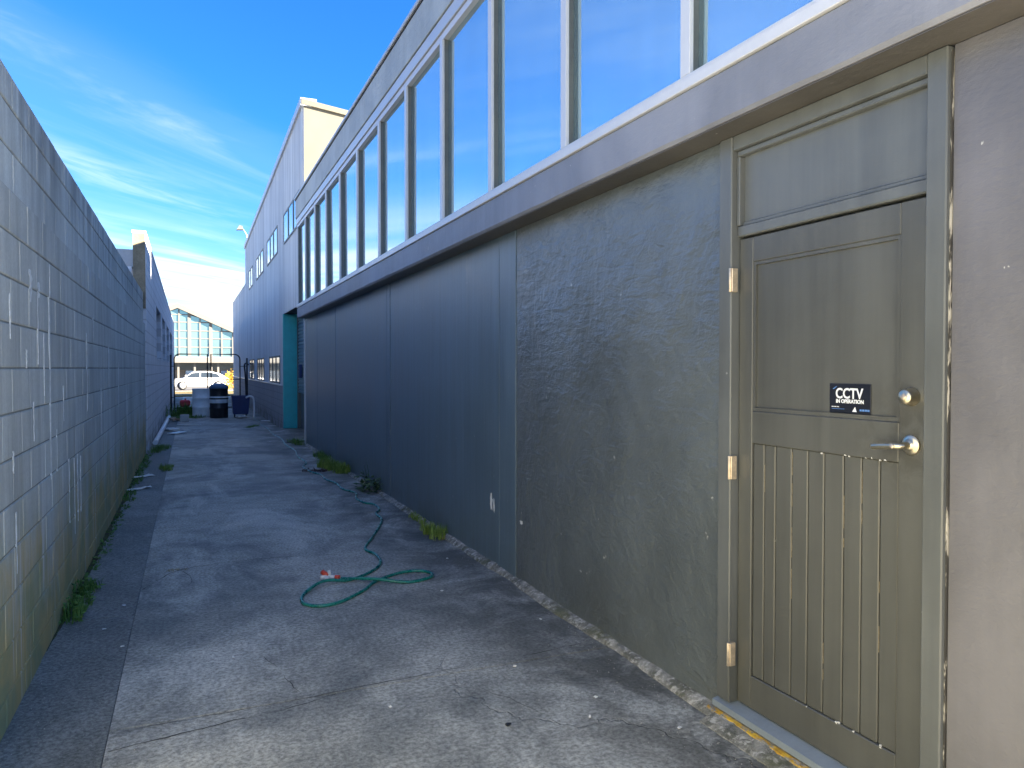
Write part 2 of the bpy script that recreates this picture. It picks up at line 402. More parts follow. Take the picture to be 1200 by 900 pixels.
# render with a brick pattern of painted blocks (pieces here are only a pixel or two wide)
def mat_painted_block(name, col, hgt, length):
    M = Mat(name)
    cb = M.n('ShaderNodeCombineXYZ'); x, y, z = M.xyz(); M.l(y, cb.inputs[0]); M.l(z, cb.inputs[1])
    br = M.n('ShaderNodeTexBrick'); M.l(cb.outputs[0], br.inputs['Vector']); br.inputs['Scale'].default_value = 1
    br.inputs['Brick Width'].default_value = length; br.inputs['Row Height'].default_value = hgt; br.inputs['Mortar Size'].default_value = .012
    f = M.noise(1, 5, .65, 0, sc=(1, 5, .8)); c = M.mix(M.step(f, .3, .7), tuple(q * .82 for q in col), col)
    c = M.mix(M.math('MULTIPLY', br.outputs['Fac'], .45), c, tuple(q * .4 for q in col))
    c = M.mix(M.math('MULTIPLY', M.step(z, .5, .0), M.step(M.noise(3, 4, .6), .4, .65)), c, (.13, .13, .10))
    M.set(c, .7, 0, M.bump(M.math('SUBTRACT', 1, br.outputs['Fac']), .6, .01), .3); return M.m
m_lb = mat_painted_block('pale_painted_block', (.72, .75, .79), .2, .4)
m_dado = mat_painted_block('slate_brick_dado', (.30, .315, .34), .18, .4)

# ------------------------------------------------------------------ ground
m_joint = simple('joint_dirt', (.045, .045, .042), .95, 0, .4, 20, .3)
S = 700
g = struct(MB().add([(-S, -S, -.055), (S, -S, -.055), (S, S, -.055), (-S, S, -.055)], [(0, 1, 2, 3)]).build('ground', m_asph))
fc = struct(MB().box(-14, 16, -22, .40, -.05, -.004).build('forecourt', m_fore))
bed = struct(MB().box(-.76, 2.6, .404, 44.0, -.05, -.009).build('path', m_joint))
yj = [.42, 3.55, 7.9, 12.6, 17.4, 22.3, 27.2, 32.2, 37.2, 43.9]
for i in range(len(yj) - 1):
    a, b = yj[i] + .005, yj[i + 1] - .005
    MB().box(-.322, 2.55, a, b, -.045, 0).build('slab', m_slab, bed)
yj2 = [.42, 5.2, 9.9, 15.2, 20.4, 26.0, 32.0, 38.0, 43.9]
for i in range(len(yj2) - 1):
    a, b = yj2[i] + .004, yj2[i + 1] - .004
    MB().box(-.755, -.3245, a, b, -.045, -.003, .003).build('slab', m_strip, bed)
def crack(pts, w0, seed_):
    rr = random.Random(seed_); P = spline([(a, b, 0) for a, b in pts], 14); L_ = []; R_ = []
    for i, p in enumerate(P):
        t = (P[min(i + 1, len(P) - 1)] - P[max(i - 1, 0)]).normalized(); nrm = Vector((-t.y, t.x, 0))
        q_ = p + nrm * (mnoise.noise(p * 9) * .014 + mnoise.noise(p * 40) * .006); w_ = w0 * max(.12, .55 + mnoise.noise(p * 6 + Vector((seed_, 0, 0))) * 1.1)
        L_.append(q_ + nrm * w_ / 2); R_.append(q_ - nrm * w_ / 2)
    vs = [(q_.x, q_.y, .0012) for q_ in L_] + [(q_.x, q_.y, .0012) for q_ in R_]; n = len(L_)
    MB().add(vs, [(i, i + 1, n + i + 1, n + i) for i in range(n - 1)]).build('crack', m_joint, bed)
crack([(-.31, 3.52), (.0, 3.53), (.49, 3.55), (1.0, 3.59), (1.68, 3.62), (2.0, 3.66)], .008, 1)
crack([(-.31, 3.36), (-.1, 3.40), (.15, 3.44), (.35, 3.46), (.62, 3.54)], .009, 2)
crack([(-.31, 5.75), (-.2, 6.0), (-.1, 6.18), (.15, 6.28), (.6, 6.3), (1.1, 6.2)], .010, 3)
crack([(-.08, 6.2), (.0, 5.95), (-.02, 5.7)], .006, 4)
crack([(1.25, 3.35), (1.38, 3.1), (1.45, 2.85)], .006, 5)
crack([(.35, 4.15), (.42, 3.85), (.47, 3.56)], .005, 6)
crack([(-.31, 8.9), (.3, 9.1), (1.0, 8.8), (1.9, 9.0)], .010, 7)
gm = MB(); rr = random.Random(9)
for k in range(900):
    y_ = 2.2 + 10 * rr.random() ** 2; x_ = rr.choice([rr.uniform(-.30, 2.05), -.70 + abs(rr.gauss(0, .10)), 2.06 - abs(rr.gauss(0, .14))])
    if x_ > 2.06 or x_ < -.715: continue
    r_ = rr.uniform(.0015, .0048); a_ = rr.uniform(0, 3)
    q = [(x_ + r_ * math.cos(a_ + t) * rr.uniform(.7, 1.3), y_ + r_ * math.sin(a_ + t) * rr.uniform(.7, 1.3)) for t in (0, 2.1, 4.2)]
    z_ = 0 if x_ > -.32 else -.003
    gm.add([(a, b, z_ - .001) for a, b in q] + [(x_, y_, z_ + r_ * 1.1)], [(0, 1, 3), (1, 2, 3), (2, 0, 3), (0, 2, 1)])
go = gm.build('grit', simple('pale_grit', (.36, .34, .30), .9, 0, .6, 40, .2)); tag(go, 'fine grit scattered over the concrete', 'grit', kind='stuff')
m_soil = Mat('mossy_soil'); _M = m_soil
_M.set(_M.mix(_M.step(_M.noise(18, 4, .7), .42, .60), (.050, .046, .034), (.075, .095, .030)), .95, 0, _M.bump(_M.noise(60, 4, .7), .9, .012), .2)
vs = []; fs = []; n_ = 1100
for i in range(n_ + 1):
    y_ = 4.7 + (14.9 - 4.7) * i / n_; q_ = mnoise.noise(Vector((y_ * 2.1, 0, 3))); q2_ = mnoise.noise(Vector((y_ * 9, 0, 5))); fd_ = min(1, (y_ - 4.7) / .8); w_ = max(.004, (.035 + .030 * q_ + .016 * q2_) * fd_); h_ = max(.001, (.007 + .006 * q_ + .004 * q2_) * fd_)
    vs += [(-.724, y_, -.004), (-.724 + w_, y_, -.004), (-.724 + w_ * .75, y_, -.003 + h_ * .5), (-.724 + w_ * .3, y_, -.003 + h_), (-.724, y_, -.002 + h_ * 1.3)]
for i in range(n_):
    for k in range(5): fs.append((i * 5 + k, i * 5 + (k + 1) % 5, (i + 1) * 5 + (k + 1) % 5, (i + 1) * 5 + k))
so_ = MB().add(vs, fs).build('soil', m_soil.m); tag(so_, 'line of mossy soil along the foot of the block wall', 'soil', kind='stuff')
struct(MB().box(-30, 30, 45, 53.5, -.05, .03).build('verge', m_verge))
struct(MB().box(-40, 40, 53.5, 53.75, -.05, .05, .01).build('kerb', simple('kerb_stone', (.42, .40, .37), .85)))
ap = struct(MB().prism([(1.72, .0), (2.6, .0), (2.6, .05), (2.16, .045), (1.95, .03)], 'y', 15.9, 19.6).build('apron', m_slab))

# ------------------------------------------------------------------ concrete block boundary wall (left)
LX = -.725
bw = thing('block_wall', 'long weathered grey concrete block wall, lime streaked and green at the foot', 'wall', (LX - .1, 9, 0))
MB().box(LX - .19, LX - .005, -9, 14.93, -.05, 2.327).build('mortar_core', m_mortar, bw)
MB().box(LX - .19, LX - .027, -9, 14.87, 2.327, 2.885).build('mortar_core', m_mortar, bw)
def block_mesh(name, L, h, mat):
    mb = MB().box(-.05, 0, -L / 2, L / 2, -h / 2, h / 2, .004)
    me = bpy.data.meshes.new(name); me.from_pydata(mb.v, [], mb.f); me.materials.append(mat); me.update(); return me
bmeshes = {}
blocks = []
courses = [(.13 + .2 * k - .2, .2, 0) for k in range(12)] + [(2.33, .2, 1), (2.53, .2, 1), (2.73, .157, 1)]
for ci, (z0, h, upp) in enumerate(courses):
    zz0 = max(z0, -.02); hh = z0 + h - zz0
    yy = 2.95 + (.2 if ci % 2 else 0)
    yend = 14.87 if upp else 14.93
    while yy < yend - .06:
        L = min(.4, yend - yy); blocks.append((yy, L, zz0, hh, upp)); yy += .4
blocks.sort(key=lambda q: q[0])
rest = MB()
for k, (yy, L, z0, h, upp) in enumerate(blocks):
    X = LX - (.022 if upp else 0) + random.uniform(-.0014, .0014)
    if k < 300:
        key = (round(L, 3), round(h, 3), upp)
        if key not in bmeshes: bmeshes[key] = block_mesh('block', L - .007, h - .008, m_block_up if upp else m_block)
        o = shared('block', bmeshes[key], bw, (X, yy + L / 2, z0 + h / 2)); o.rotation_euler = (0, random.uniform(-.004, .004), random.uniform(-.003, .003))
    else: rest.box(X - .05, X, yy + .004, yy + L - .004, z0 + .004, z0 + h - .004, .004)
tag(rest.build('far_blocks', m_block, bw), kind='stuff')

m_lime = simple('lime_deposit', (.62, .66, .66), .85, 0, .3, 30, .3)
def lime_run(y, za, zb, w_, seed_):
    rr = random.Random(seed_); n = 9; L_ = []; R_ = []
    for k in range(n):
        t = k / (n - 1); z_ = za + (zb - za) * t; q_ = w_ * rr.uniform(.45, 1.0) * (1 - .5 * (1 - t)); o_ = rr.uniform(-.25, .25) * w_
        L_.append((y + o_ - q_ / 2, z_)); R_.append((y + o_ + q_ / 2, z_))
    MB().prism(L_ + R_[::-1], 'x', LX - .003, LX + .0022).build('lime_run', m_lime, bw)
runs = [(4.93, .90, 1.93, .050), (4.58, 1.55, 1.92, .034), (4.75, 1.38, 1.72, .024), (4.44, 1.16, 1.36, .026), (5.42, 1.20, 1.42, .026), (5.14, .92, 1.17, .022), (6.60, 1.44, 1.80, .05),
        (3.92, 1.66, 1.86, .022), (5.62, .52, .94, .050), (5.86, .40, .92, .034), (6.02, .46, .93, .030), (6.18, .5, .9, .022), (3.99, .60, .88, .028), (3.95, 1.06, 1.16, .026), (4.28, 1.53, 1.62, .028),
        (6.62, 1.20, 1.52, .03), (7.6, .95, 1.35, .04), (8.3, 1.35, 1.75, .05), (4.40, 1.86, 2.02, .09), (4.62, 1.90, 1.98, .08), (4.96, 1.93, 2.12, .03), (7.05, 1.75, 1.95, .04), (9.4, 1.1, 1.6, .06), (10.6, .7, 1.2, .07)]
for i, a in enumerate(runs): lime_run(*a, 100 + i)

# ------------------------------------------------------------------ workshop (right): painted wall, beam, ribbon window
RX = 2.146; BX = 1.972; Y0 = 1.25; Y1 = 15.45
ws = thing('workshop', 'long dark grey painted workshop with ribbon window above rendered wall panels and wooden door', 'building', (RX + .2, 8, 0))
MB().box(RX + .025, RX + .28, Y0, 1.595, -.05, 2.515).box(RX + .025, RX + .28, 2.655, Y1, -.05, 2.515).box(RX + .16, RX + .28, 1.597, 2.653, -.05, 2.512).build('wall', m_dark, ws)
bx('wall_panel', m_pier, ws, RX, RX + .024, Y0, 1.588, 0, 2.516, .004)
bx('wall_panel', m_rough, ws, RX, RX + .024, 2.662, 4.915, 0, 2.516, .004)
bx('wall_panel', m_smooth[0], ws, RX - .001, RX + .024, 4.928, 8.563, 0, 2.516, .003)
bx('cover_ridge', m_smooth[0], ws, RX - .0035, RX - .0005, 5.235, 5.262, .05, 2.51, .0015)
bx('wall_panel', m_smooth[1], ws, RX - .001, RX + .024, 8.593, 12.108, 0, 2.516, .003)
bx('cover_ridge', m_smooth[1], ws, RX - .0035, RX - .0005, 8.74, 8.765, .05, 2.51, .0015)
bx('wall_panel', m_smooth[2], ws, RX, RX + .024, 12.142, 14.0, 0, 2.516, .003)
bx('wall_panel', m_smooth[3], ws, RX - .002, RX + .024, 14.004, Y1, 0, 2.516, .003)
# beam with a chipped lower arris
mb = MB(); N = 300; vs = []; fs = []
for i in range(N + 1):
    y = Y0 - .04 + (Y1 - Y0 - .04) * i / N
    e = mnoise.noise(Vector((y * 2.3, 1, 0))) * .006 + mnoise.noise(Vector((y * 9, 4, 0))) * .003
    e += .014 * max(0, mnoise.noise(Vector((y * 1.3, 9, 2))) - .25)
    f2 = mnoise.noise(Vector((y * 1.1, 3, 7))) * .003
    vs += [(2.5, y, 2.52), (BX + .012 + abs(e) * .8, y, 2.52 + e * .2), (BX + f2, y, 2.534 + e), (BX + f2 * .6, y, 2.716), (BX + .006, y, 2.722), (2.5, y, 2.722)]
for i in range(N):
    for k in range(6): fs.append((i * 6 + k, i * 6 + (k + 1) % 6, (i + 1) * 6 + (k + 1) % 6, (i + 1) * 6 + k))
fs += [tuple(range(6)), tuple(N * 6 + k for k in range(6))]
mb.add(vs, fs).build('beam', m_beam, ws)
bx('soffit_shade_strip', paint_wall('brown_grey_soffit_shade', (.085, .080, .074), .45, .1, .5, .8, seed=71), ws, 1.990, 2.1455, Y0, Y1 - .1, 2.5138, 2.5172)  # added dark strip, paints in the shade on the beam's underside
# ribbon window
ZS, ZH = 2.786, 4.290
MB().box(1.958, 2.12, Y0, Y1 - .08, 2.724, 2.772, .003).box(1.966, 2.06, Y0, Y1 - .08, 2.774, ZS, .002).build('window_sill', m_alu, ws)
MB().box(1.962, 2.10, Y0, Y1 - .08, ZH + .062, 4.462, .003).build('window_head', m_alu2, ws)
MB().box(1.978, 2.10, Y0, Y1 - .08, ZH, ZH + .058, .002).build('window_head', m_alu, ws)
GX = 2.022
mull = [1.31, 2.70, 3.845, 4.985, 6.10, 7.24, 8.39, 9.58, 10.78, 11.95, 13.08, 14.22, 15.30]
for i, y in enumerate(mull):
    o = MB().box(1.968, 1.990, y - .034, y + .034, ZS + .001, ZH - .001, .003).build('mullion', m_alu, ws)
    MB().box(1.9905, GX + .012, y - .031, y + .031, ZS + .001, ZH - .001).build('glazing_bead', m_gasket, o)
    if i:
        a, b = mull[i - 1] + .0315, y - .0315
        p = MB().box(GX - .003, GX + .003, a, b, ZS + .001, ZH - .001).build('pane', m_pane, ws)
        # each sheet leans a hair differently in its beads
        tilt = Matrix.Rotation(random.uniform(-.004, .004), 4, 'Y') @ Matrix.Rotation(random.uniform(-.004, .004), 4, 'Z')
        c = Vector((GX, (a + b) / 2, (ZS + ZH) / 2)) - origin(ws)
        p.data.transform(Matrix.Translation(c) @ tilt @ Matrix.Translation(-c))
MB().box(2.10, 2.14, Y0, Y1, 2.722, 4.47).build('blackout_wall', m_dark, ws)
for a, b in ((Y0 - .02, 5.4), (5.404, 9.0), (9.004, 12.6), (12.604, Y1 - .06)): bx('fascia', m_fascia, ws, 1.950 + random.uniform(-.001, .001), 2.14, a, b, 4.470, 4.822, .005)
MB().box(1.946, 2.2, Y0 - .02, Y1 - .06, 4.824, 4.836).build('cap_shadow_gap', m_groove, ws)  # near-black strip filling the gap under the cap
MB().box(1.925, 2.24, Y0 - .05, Y1 - .05, 4.838, 4.878, .006).build('cap_flashing', m_capmetal, ws)
MB().box(2.15, 12, Y0 + .2, Y1, 4.45, 4.60).build('roof', m_roofgrey, ws)
MB().box(2.44, 12, Y0, Y0 + .2, -.05, 2.51).box(2.142, 12, Y0, Y0 + .2, 2.726, 4.82).box(2.51, 12, Y0, Y0 + .2, 2.512, 2.724).build('end_wall', m_pier, ws)
MB().box(11.8, 12, Y0 + .21, Y1, -.05, 4.44).build('rear_wall', m_pier, ws)
# rough concrete haunch along the foot of the wall
m_haunch = Mat('rough_haunch_concrete')
_M = m_haunch
_c = _M.mix(_M.step(_M.noise(12, 6, .7), .35, .65), (.12, .12, .10), (.30, .29, .26))
_c = _M.mix(_M.math('MULTIPLY', _M.step(_M.noise(24, 6, .75, .4, off=(3, 0, 0)), .50, .64), .75), _c, (.56, .54, .49))
_c = _M.mix(_M.math('MULTIPLY', _M.step(_M.noise(3, 5, .7, .4, off=(0, 5, 0)), .52, .66), .7), _c, (.085, .090, .035))
_M.set(_c, .9, 0, _M.bump(_M.noise(40, 6, .75), .7, .012), .3)
def haunch(ya, yb, n, wide):
    vs = []; fs = []
    for i in range(n + 1):
        y = ya + (yb - ya) * i / n
        q = mnoise.noise(Vector((y * 3.1, 0, 0))); q2 = mnoise.noise(Vector((y * 11, 5, 0))); q3 = mnoise.noise(Vector((y * 1.3, 8, 1)))
        wd = wide + .012 * q + .006 * q2 + .022 * q3; ht = .030 + .010 * q + .006 * q2
        prof = [(RX + .01, -.02), (RX - wd, -.02), (RX - wd + .004, .004 + .004 * q2), (RX - wd * .72, ht * .55 + .006 * q2), (RX - wd * .35, ht * .92), (RX + .01, ht * 1.15 + .004 * q)]
        vs += [(a, y, b) for a, b in prof]
    for i in range(n):
        for k in range(6): fs.append((i * 6 + k, i * 6 + (k + 1) % 6, (i + 1) * 6 + (k + 1) % 6, (i + 1) * 6 + k))
    fs += [tuple(range(6)), tuple(n * 6 + k for k in range(6))]
    return MB().add(vs, fs)
haunch(2.64, 15.4, 420, .060).build('footing', m_haunch.m, ws)
haunch(1.26, 2.638, 90, .125).build('footing', m_haunch.m, ws)
# door sill: painted sill, yellow paint line below
MB().prism([(RX - .035, .046), (RX - .035, .072), (RX + .03, .086), (RX + .15, .086), (RX + .15, .046)], 'y', 1.59, 2.672).build('door_sill', m_sillp, ws)
vs = []; fs = []; n_ = 120
for k in range(n_ + 1):
    y_ = 1.55 + (2.70 - 1.55) * k / n_; q_ = mnoise.noise(Vector((y_ * 14, 2, 0))); q2_ = mnoise.noise(Vector((y_ * 45, 7, 0)))
    a_ = RX - .050 - .008 * q_ - .004 * q2_
    vs += [(a_, y_, .020), (a_ + .004, y_, .031 + .003 * q2_), (a_ + .020 + .004 * q2_, y_, .036 + .003 * q_), (RX + .09, y_, .0455), (RX + .09, y_, .020)]
for k in range(n_):
    for m_ in range(5): fs.append((k * 5 + m_, k * 5 + (m_ + 1) % 5, (k + 1) * 5 + (m_ + 1) % 5, (k + 1) * 5 + m_))
_M = Mat('flaking_yellow_paint')
_x, _y, _z = _M.xyz()
_p = _M.step(_M.noise(1, 4, .7, .4, sc=(30, 14, 30)), .40, .52); _q = _M.step(_x, RX - .022, RX - .034)
_c = _M.mix(_M.step(_M.noise(40, 4, .7), .35, .65), (.17, .165, .15), (.33, .31, .27))
_c = _M.mix(_M.math('MULTIPLY', _p, _q), _c, _M.mix(_M.step(_M.noise(22, 3, .6), .4, .6), (.62, .40, .045), (.42, .24, .03)))
_M.set(_c, .8, 0, _M.bump(_M.noise(70, 4, .7), .6, .006), .3)
MB().add(vs, fs + [tuple(range(5)), tuple(n_ * 5 + m_ for m_ in range(5))]).build('yellow_painted_edge', _M.m, ws)
# door frame
fr = MB().box(RX - .022, RX + .15, 2.580, 2.660, .087, 2.513, .004).build('door_frame', m_frame, ws)
bx('jamb', m_frame, fr, RX - .022, RX + .15, 1.592, 1.662, .087, 2.513, .004)
bx('head', m_frame, fr, RX - .018, RX + .15, 1.664, 2.578, 2.452, 2.513, .004)
bx('stop', m_frame, fr, RX + .004, RX + .15, 1.664, 2.578, 2.428, 2.4505, .004)
bx('stop', m_frame, fr, RX + .004, RX + .15, 2.560, 2.5785, 2.136, 2.427, .003)
bx('transom_rail', m_frame, fr, RX + .008, RX + .15, 1.664, 2.5785, 2.088, 2.134, .005)
bx('transom_panel', m_frame, fr, RX + .032, RX + .05, 1.664, 2.559, 2.1345, 2.4275)
bx('transom_bead', m_frame, fr, RX + .022, RX + .031, 1.664, 2.559, 2.1345, 2.150, .003)
_M = Mat('flaking_filler'); _M.set(_M.mix(_M.step(_M.noise(1, 4, .7, .3, sc=(30, 30, 5)), .52, .60), (.05, .048, .044), (.52, .49, .42)), .9); m_filler = _M.m
# thin dark gap with flaking filler beside the frame
bx('filler_strip', m_filler, ws, RX - .006, RX + .02, 1.5885, 1.5915, .05, 2.50)
# door leaf
DX = RX + .020
dr = MB().box(DX + .022, DX + .045, 1.668, 2.574, .094, 2.078).build('door', m_door, ws)
bx('stile', m_door, dr, DX, DX + .022, 2.494, 2.574, .094, 2.078, .003)
bx('stile', m_door, dr, DX, DX + .022, 1.668, 1.784, .094, 2.078, .003)
bx('rail', m_door, dr, DX, DX + .022, 1.7845, 2.4935, 1.974, 2.078, .003)
bx('rail', m_door, dr, DX, DX + .022, 1.7845, 2.4935, 1.216, 1.350, .003)
bx('rail', m_door, dr, DX, DX + .022, 1.7845, 2.4935, .094, .232, .003)
# bead round the upper panel
for (a, b, c, d) in ((1.7845, 1.7975, 1.351, 1.973), (2.4805, 2.4935, 1.351, 1.973), (1.798, 2.480, 1.960, 1.973), (1.798, 2.480, 1.351, 1.366)):
    MB().prism([(DX + .0045, c), (DX + .022, c), (DX + .022, d), (DX + .0045, d)] , 'y', a, b).build('bead', m_door, dr)
bx('panel', m_door, dr, DX + .014, DX + .0215, 1.7985, 2.4795, 1.3665, 1.9595)
bo = [2.4915, 2.425, 2.361, 2.272, 2.188, 2.108, 2.017, 1.938, 1.862, 1.7865]
for i in range(9):
    MB().box(DX + .007, DX + .0215, bo[i + 1] + .0022, bo[i] - .0022, .233, 1.2155, .0035).build('board', m_door, dr)
# bare timber showing in some grooves, flaked specks along the rail joints
m_bare = simple('bare_timber', (.26, .22, .15), .85, 0, .4, 60, .3)
rr = random.Random(77)
for i, za, zb in ((3, .62, 1.20), (6, .88, 1.12), (7, .98, 1.21), (8, .55, .92), (1, 1.02, 1.19), (5, .36, .50)):
    z_ = za
    while z_ < zb:
        l_ = rr.uniform(.03, .14); w_ = rr.uniform(.0003, .0009)
        bx('bare_groove', m_bare, dr, DX + .0085, DX + .0212, bo[i] - w_, bo[i] + w_, z_, min(zb, z_ + l_)); z_ += l_ + rr.uniform(.01, .16)
for k in range(17):
    y_ = rr.choice([rr.gauss(2.0, .07), rr.gauss(2.12, .1), rr.gauss(1.85, .03)]); y_ = min(2.47, max(1.80, y_)); up_ = rr.random() < .6; z_ = (1.2158 if up_ else .2325) + rr.uniform(-.004, .004); w_, h_ = rr.uniform(.0012, .005), rr.uniform(.001, .0035)
    MB().prism([(y_ - w_, z_ - h_), (y_ + w_ * .7, z_ - h_ * .6), (y_ + w_, z_ + h_ * .5), (y_ - w_ * .3, z_ + h_)], 'x', DX - .0006, DX + .006).build('paint_fleck', m_paper, dr)
# hinges
for zc in (1.905, 1.105, .30):
    hg = MB().box(RX - .026, RX + .004, 2.566, 2.588, zc - .05, zc + .05, .002).build('hinge', m_hinge, dr)
    MB().lathe([(.006, -.05), (.0065, -.049), (.0065, .049), (.006, .05)], (RX - .028, 2.577, zc), 10).build('hinge_pin', m_hinge, hg)
# deadlock cylinder and lever handle
lk = MB().lathe([(.030, 0), (.031, -.004), (.027, -.008), (.0255, -.020), (.024, -.034), (.021, -.038), (.0, -.0385)], (DX, 1.735, 1.437), 28, 'x').build('deadlock', m_brass, dr)
MB().lathe([(.011, 0), (.011, -.003), (.0, -.0032)], (DX - .0375, 1.735, 1.437), 20, 'x').box(DX - .0415, DX - .040, 1.7335, 1.7365, 1.430, 1.444).build('key_plug', m_hinge, lk)
hd = MB().lathe([(.034, 0), (.034, -.003), (.031, -.007), (.024, -.010), (.017, -.012), (.0155, -.020), (.0, -.0205)], (DX, 1.735, 1.279), 28, 'x').build('lever_handle', m_brass, dr)
MB().tube(spline([(DX - .015, 1.735, 1.279), (DX - .040, 1.736, 1.278), (DX - .056, 1.745, 1.277), (DX - .060, 1.765, 1.275), (DX - .059, 1.80, 1.272), (DX - .056, 1.838, 1.267)], 6), [.0115] * 7 + [.0105] * 12 + [.0095] * 12, 12).build('lever', m_brass, hd)
MB().lathe([(.0085, 0), (.0085, -.003), (.0, -.0032)], (DX - .0685, 1.752, 1.2765), 16, 'x').build('key_cylinder', m_hinge, hd)

# scuffed patch where paint has flaked off
fk = MB(); 
def blob(cx, cz, w_, h_, seed_, X):
    rr = random.Random(seed_); n = 15; pts = []
    for k in range(n):
        a = 2 * math.pi * k / n; q = rr.uniform(.45, 1.1); pts.append((cx + w_ * q * math.cos(a), cz + h_ * q * math.sin(a)))
    return MB().prism(pts, 'x', X - .0012, X + .004)
blob(5.40, .50, .035, .075, 3, RX - .001).build('flaked_paint_patch', m_paper, ws)
blob(5.345, .47, .016, .06, 5, RX - .001).build('flaked_paint_patch', m_paper, ws)
blob(4.83, .44, .03, .02, 8, RX).build('flaked_paint_patch', m_paper, ws)

# ------------------------------------------------------------------ small sign on the door
SX = DX + .0135
sg = thing('sign', 'small black sticker with white CCTV lettering on the grey door', 'sign', (SX, 1.995, 1.365))
m_sign = simple('sign_black', (.010, .012, .020), .35, 0, .1); m_ink = simple('sign_white', (.80, .82, .84), .4, 0, .02); m_inkb = simple('sign_blue', (.10, .22, .50), .4, 0, .1)
sy0, sy1, sz0, sz1 = 2.089, 1.905, 1.3675, 1.474
MB().box(SX - .003, SX, sy1, sy0, sz0, sz1, .001).build('backing', m_sign, sg)
def text(s, size, ycen, zbase, mat, parent, width=None, bold=.0, name='lettering'):
    cu = bpy.data.curves.new('tmp', 'FONT'); cu.body = s; cu.size = size; cu.align_x = 'CENTER'; cu.extrude = .0004; cu.offset = bold; cu.resolution_u = 3
    t = bpy.data.objects.new('tmp', cu); C.objects.link(t); bpy.context.view_layer.update()
    me = bpy.data.meshes.new_from_object(t.evaluated_get(bpy.context.evaluated_depsgraph_get())); bpy.data.objects.remove(t); bpy.data.curves.remove(cu)
    xs = [p.co.x for p in me.vertices]; k = (width / (max(xs) - min(xs))) if width else 1; mid = (max(xs) + min(xs)) / 2
    org = origin(parent)
    for p in me.vertices:
        x_, y_, z_ = p.co; p.co = Vector((SX - .0036 - z_, ycen - (x_ - mid) * k, zbase + y_)) - org
    me.materials.clear(); me.materials.append(mat)
    o = bpy.data.objects.new(name, me); C.objects.link(o); o.parent = parent; ORG[o.name] = org; return o
text('CCTV', .052, 1.998, 1.4215, m_ink, sg, .122, .0012)
text('IN OPERATION', .0185, 1.996, 1.4045, m_ink, sg, .122, .0007)
for k in range(3): bx('fine_print', m_ink, sg, SX - .0036, SX - .0030, 2.078 - .012 * k - .0095, 2.078 - .012 * k, 1.3885, 1.3910)
bx('fine_print', m_inkb, sg, SX - .0036, SX - .0030, 2.020, 2.078, 1.3815, 1.3830)
MB().prism([(1.985, 1.374), (1.965, 1.374), (1.972, 1.392)], 'x', SX - .0036, SX - .0030).build('logo_mark', m_ink, sg)
for k in range(4): bx('logo_text', m_inkb, sg, SX - .0036, SX - .0030, 1.952 - .011 * k - .009, 1.952 - .011 * k, 1.3775, 1.3845)
MB().prism([(2.075, 1.454), (2.068, 1.454), (2.053, 1.464), (2.058, 1.464)], 'x', SX - .0036, SX - .0030).build('corner_mark', m_inkb, sg)

# ------------------------------------------------------------------ clad two-storey building beyond the workshop
cb_ = thing('clad_building', 'tall grey ribbed metal building with cream end panel and teal doorway', 'building', (3, 28, 0))
FY0, FYM, FY1 = 15.56, 32.4, 41.9
def ztop(y): return 6.86 - (y - FY0) * (6.86 - 6.46) / (FYM - FY0) if y <= FYM else 4.95
pitch = .19
def ribs(mb, ya, yb, za, zb):
    # trapezoid ribs standing on a sheet
    n = max(1, round((yb - ya) / pitch)); p = (yb - ya) / n
    for i in range(n):
        y = ya + i * p
        for (a, b, xa, xb) in ((0, .55, RX, RX), (.55, .65, RX, RX - .028), (.65, .90, RX - .028, RX - .028), (.90, 1.0, RX - .028, RX)):
            A, B = y + a * p, y + b * p
            z1a = zb if zb is not None else ztop(A); z1b = zb if zb is not None else ztop(min(B, FYM if A < FYM else B))
            mb.add([(xa, A, za), (xb, B, za), (xb, B, z1b), (xa, A, z1a)], [(0, 1, 2, 3)])
UW = [(16.05, 18.85), (20.25, 23.05), (24.3, 26.95), (28.5, 30.3)]
LW = [(19.85, 22.55), (24.25, 26.7), (28.1, 30.15)]
OP0, OP1, OPZ = 15.75, 19.15, 2.86
c1 = MB(); ribs(c1, OP0 + .0, OP1, OPZ, 4.5)
def between(mb, wins, ya, yb, za, zb):
    y = ya
    for a, b in wins: ribs(mb, y, a, za, zb); y = b
    ribs(mb, y, yb, za, zb)
between(c1, LW, OP1 + .12, FY1, 1.13, 1.86); ribs(c1, OP1 + .12, FY1, 1.86, 4.5); ribs(c1, OP1, OP1 + .12, 2.86, 4.5)
between(c1, UW, FY0, FY1, 4.5, 4.95)
between(c1, UW, FY0, FYM, 4.95, 5.22); ribs(c1, FY0, FYM, 5.22, None); ribs(c1, FY0, OP0, 2.86, 4.5)
c1.build('cladding', m_clad, cb_)
MB().box(RX + .10, RX + .3, FY0 + .2, FYM, 2.9, 6.4).box(RX + .10, RX + .3, OP1 + .2, FY1, 0, 2.88).box(RX + .10, RX + .3, FYM, FY1, 2.9, 4.9).build('inner_wall', m_dark, cb_)
MB().box(RX - .03, RX + .09, OP1 + .125, FY1, -.05, 1.085).build('brick_dado', m_dado, cb_)
MB().box(RX - .055, RX + .10, OP1 + .125, FY1, 1.087, 1.128, .006).build('sill_band', m_alu2, cb_)
MB().prism([(RX + .001, 2.5), (12, 2.5), (12, 5.55), (RX + .001, 6.80)], 'y', FY0, FY0 + .15).build('end_panel', m_cream, cb_)
MB().prism([(RX - .05, 6.805), (12, 5.555), (12, 5.66), (RX - .05, 6.91)], 'y', FY0 - .05, FY0 + .2).build('barge_flashing', m_cream, cb_)
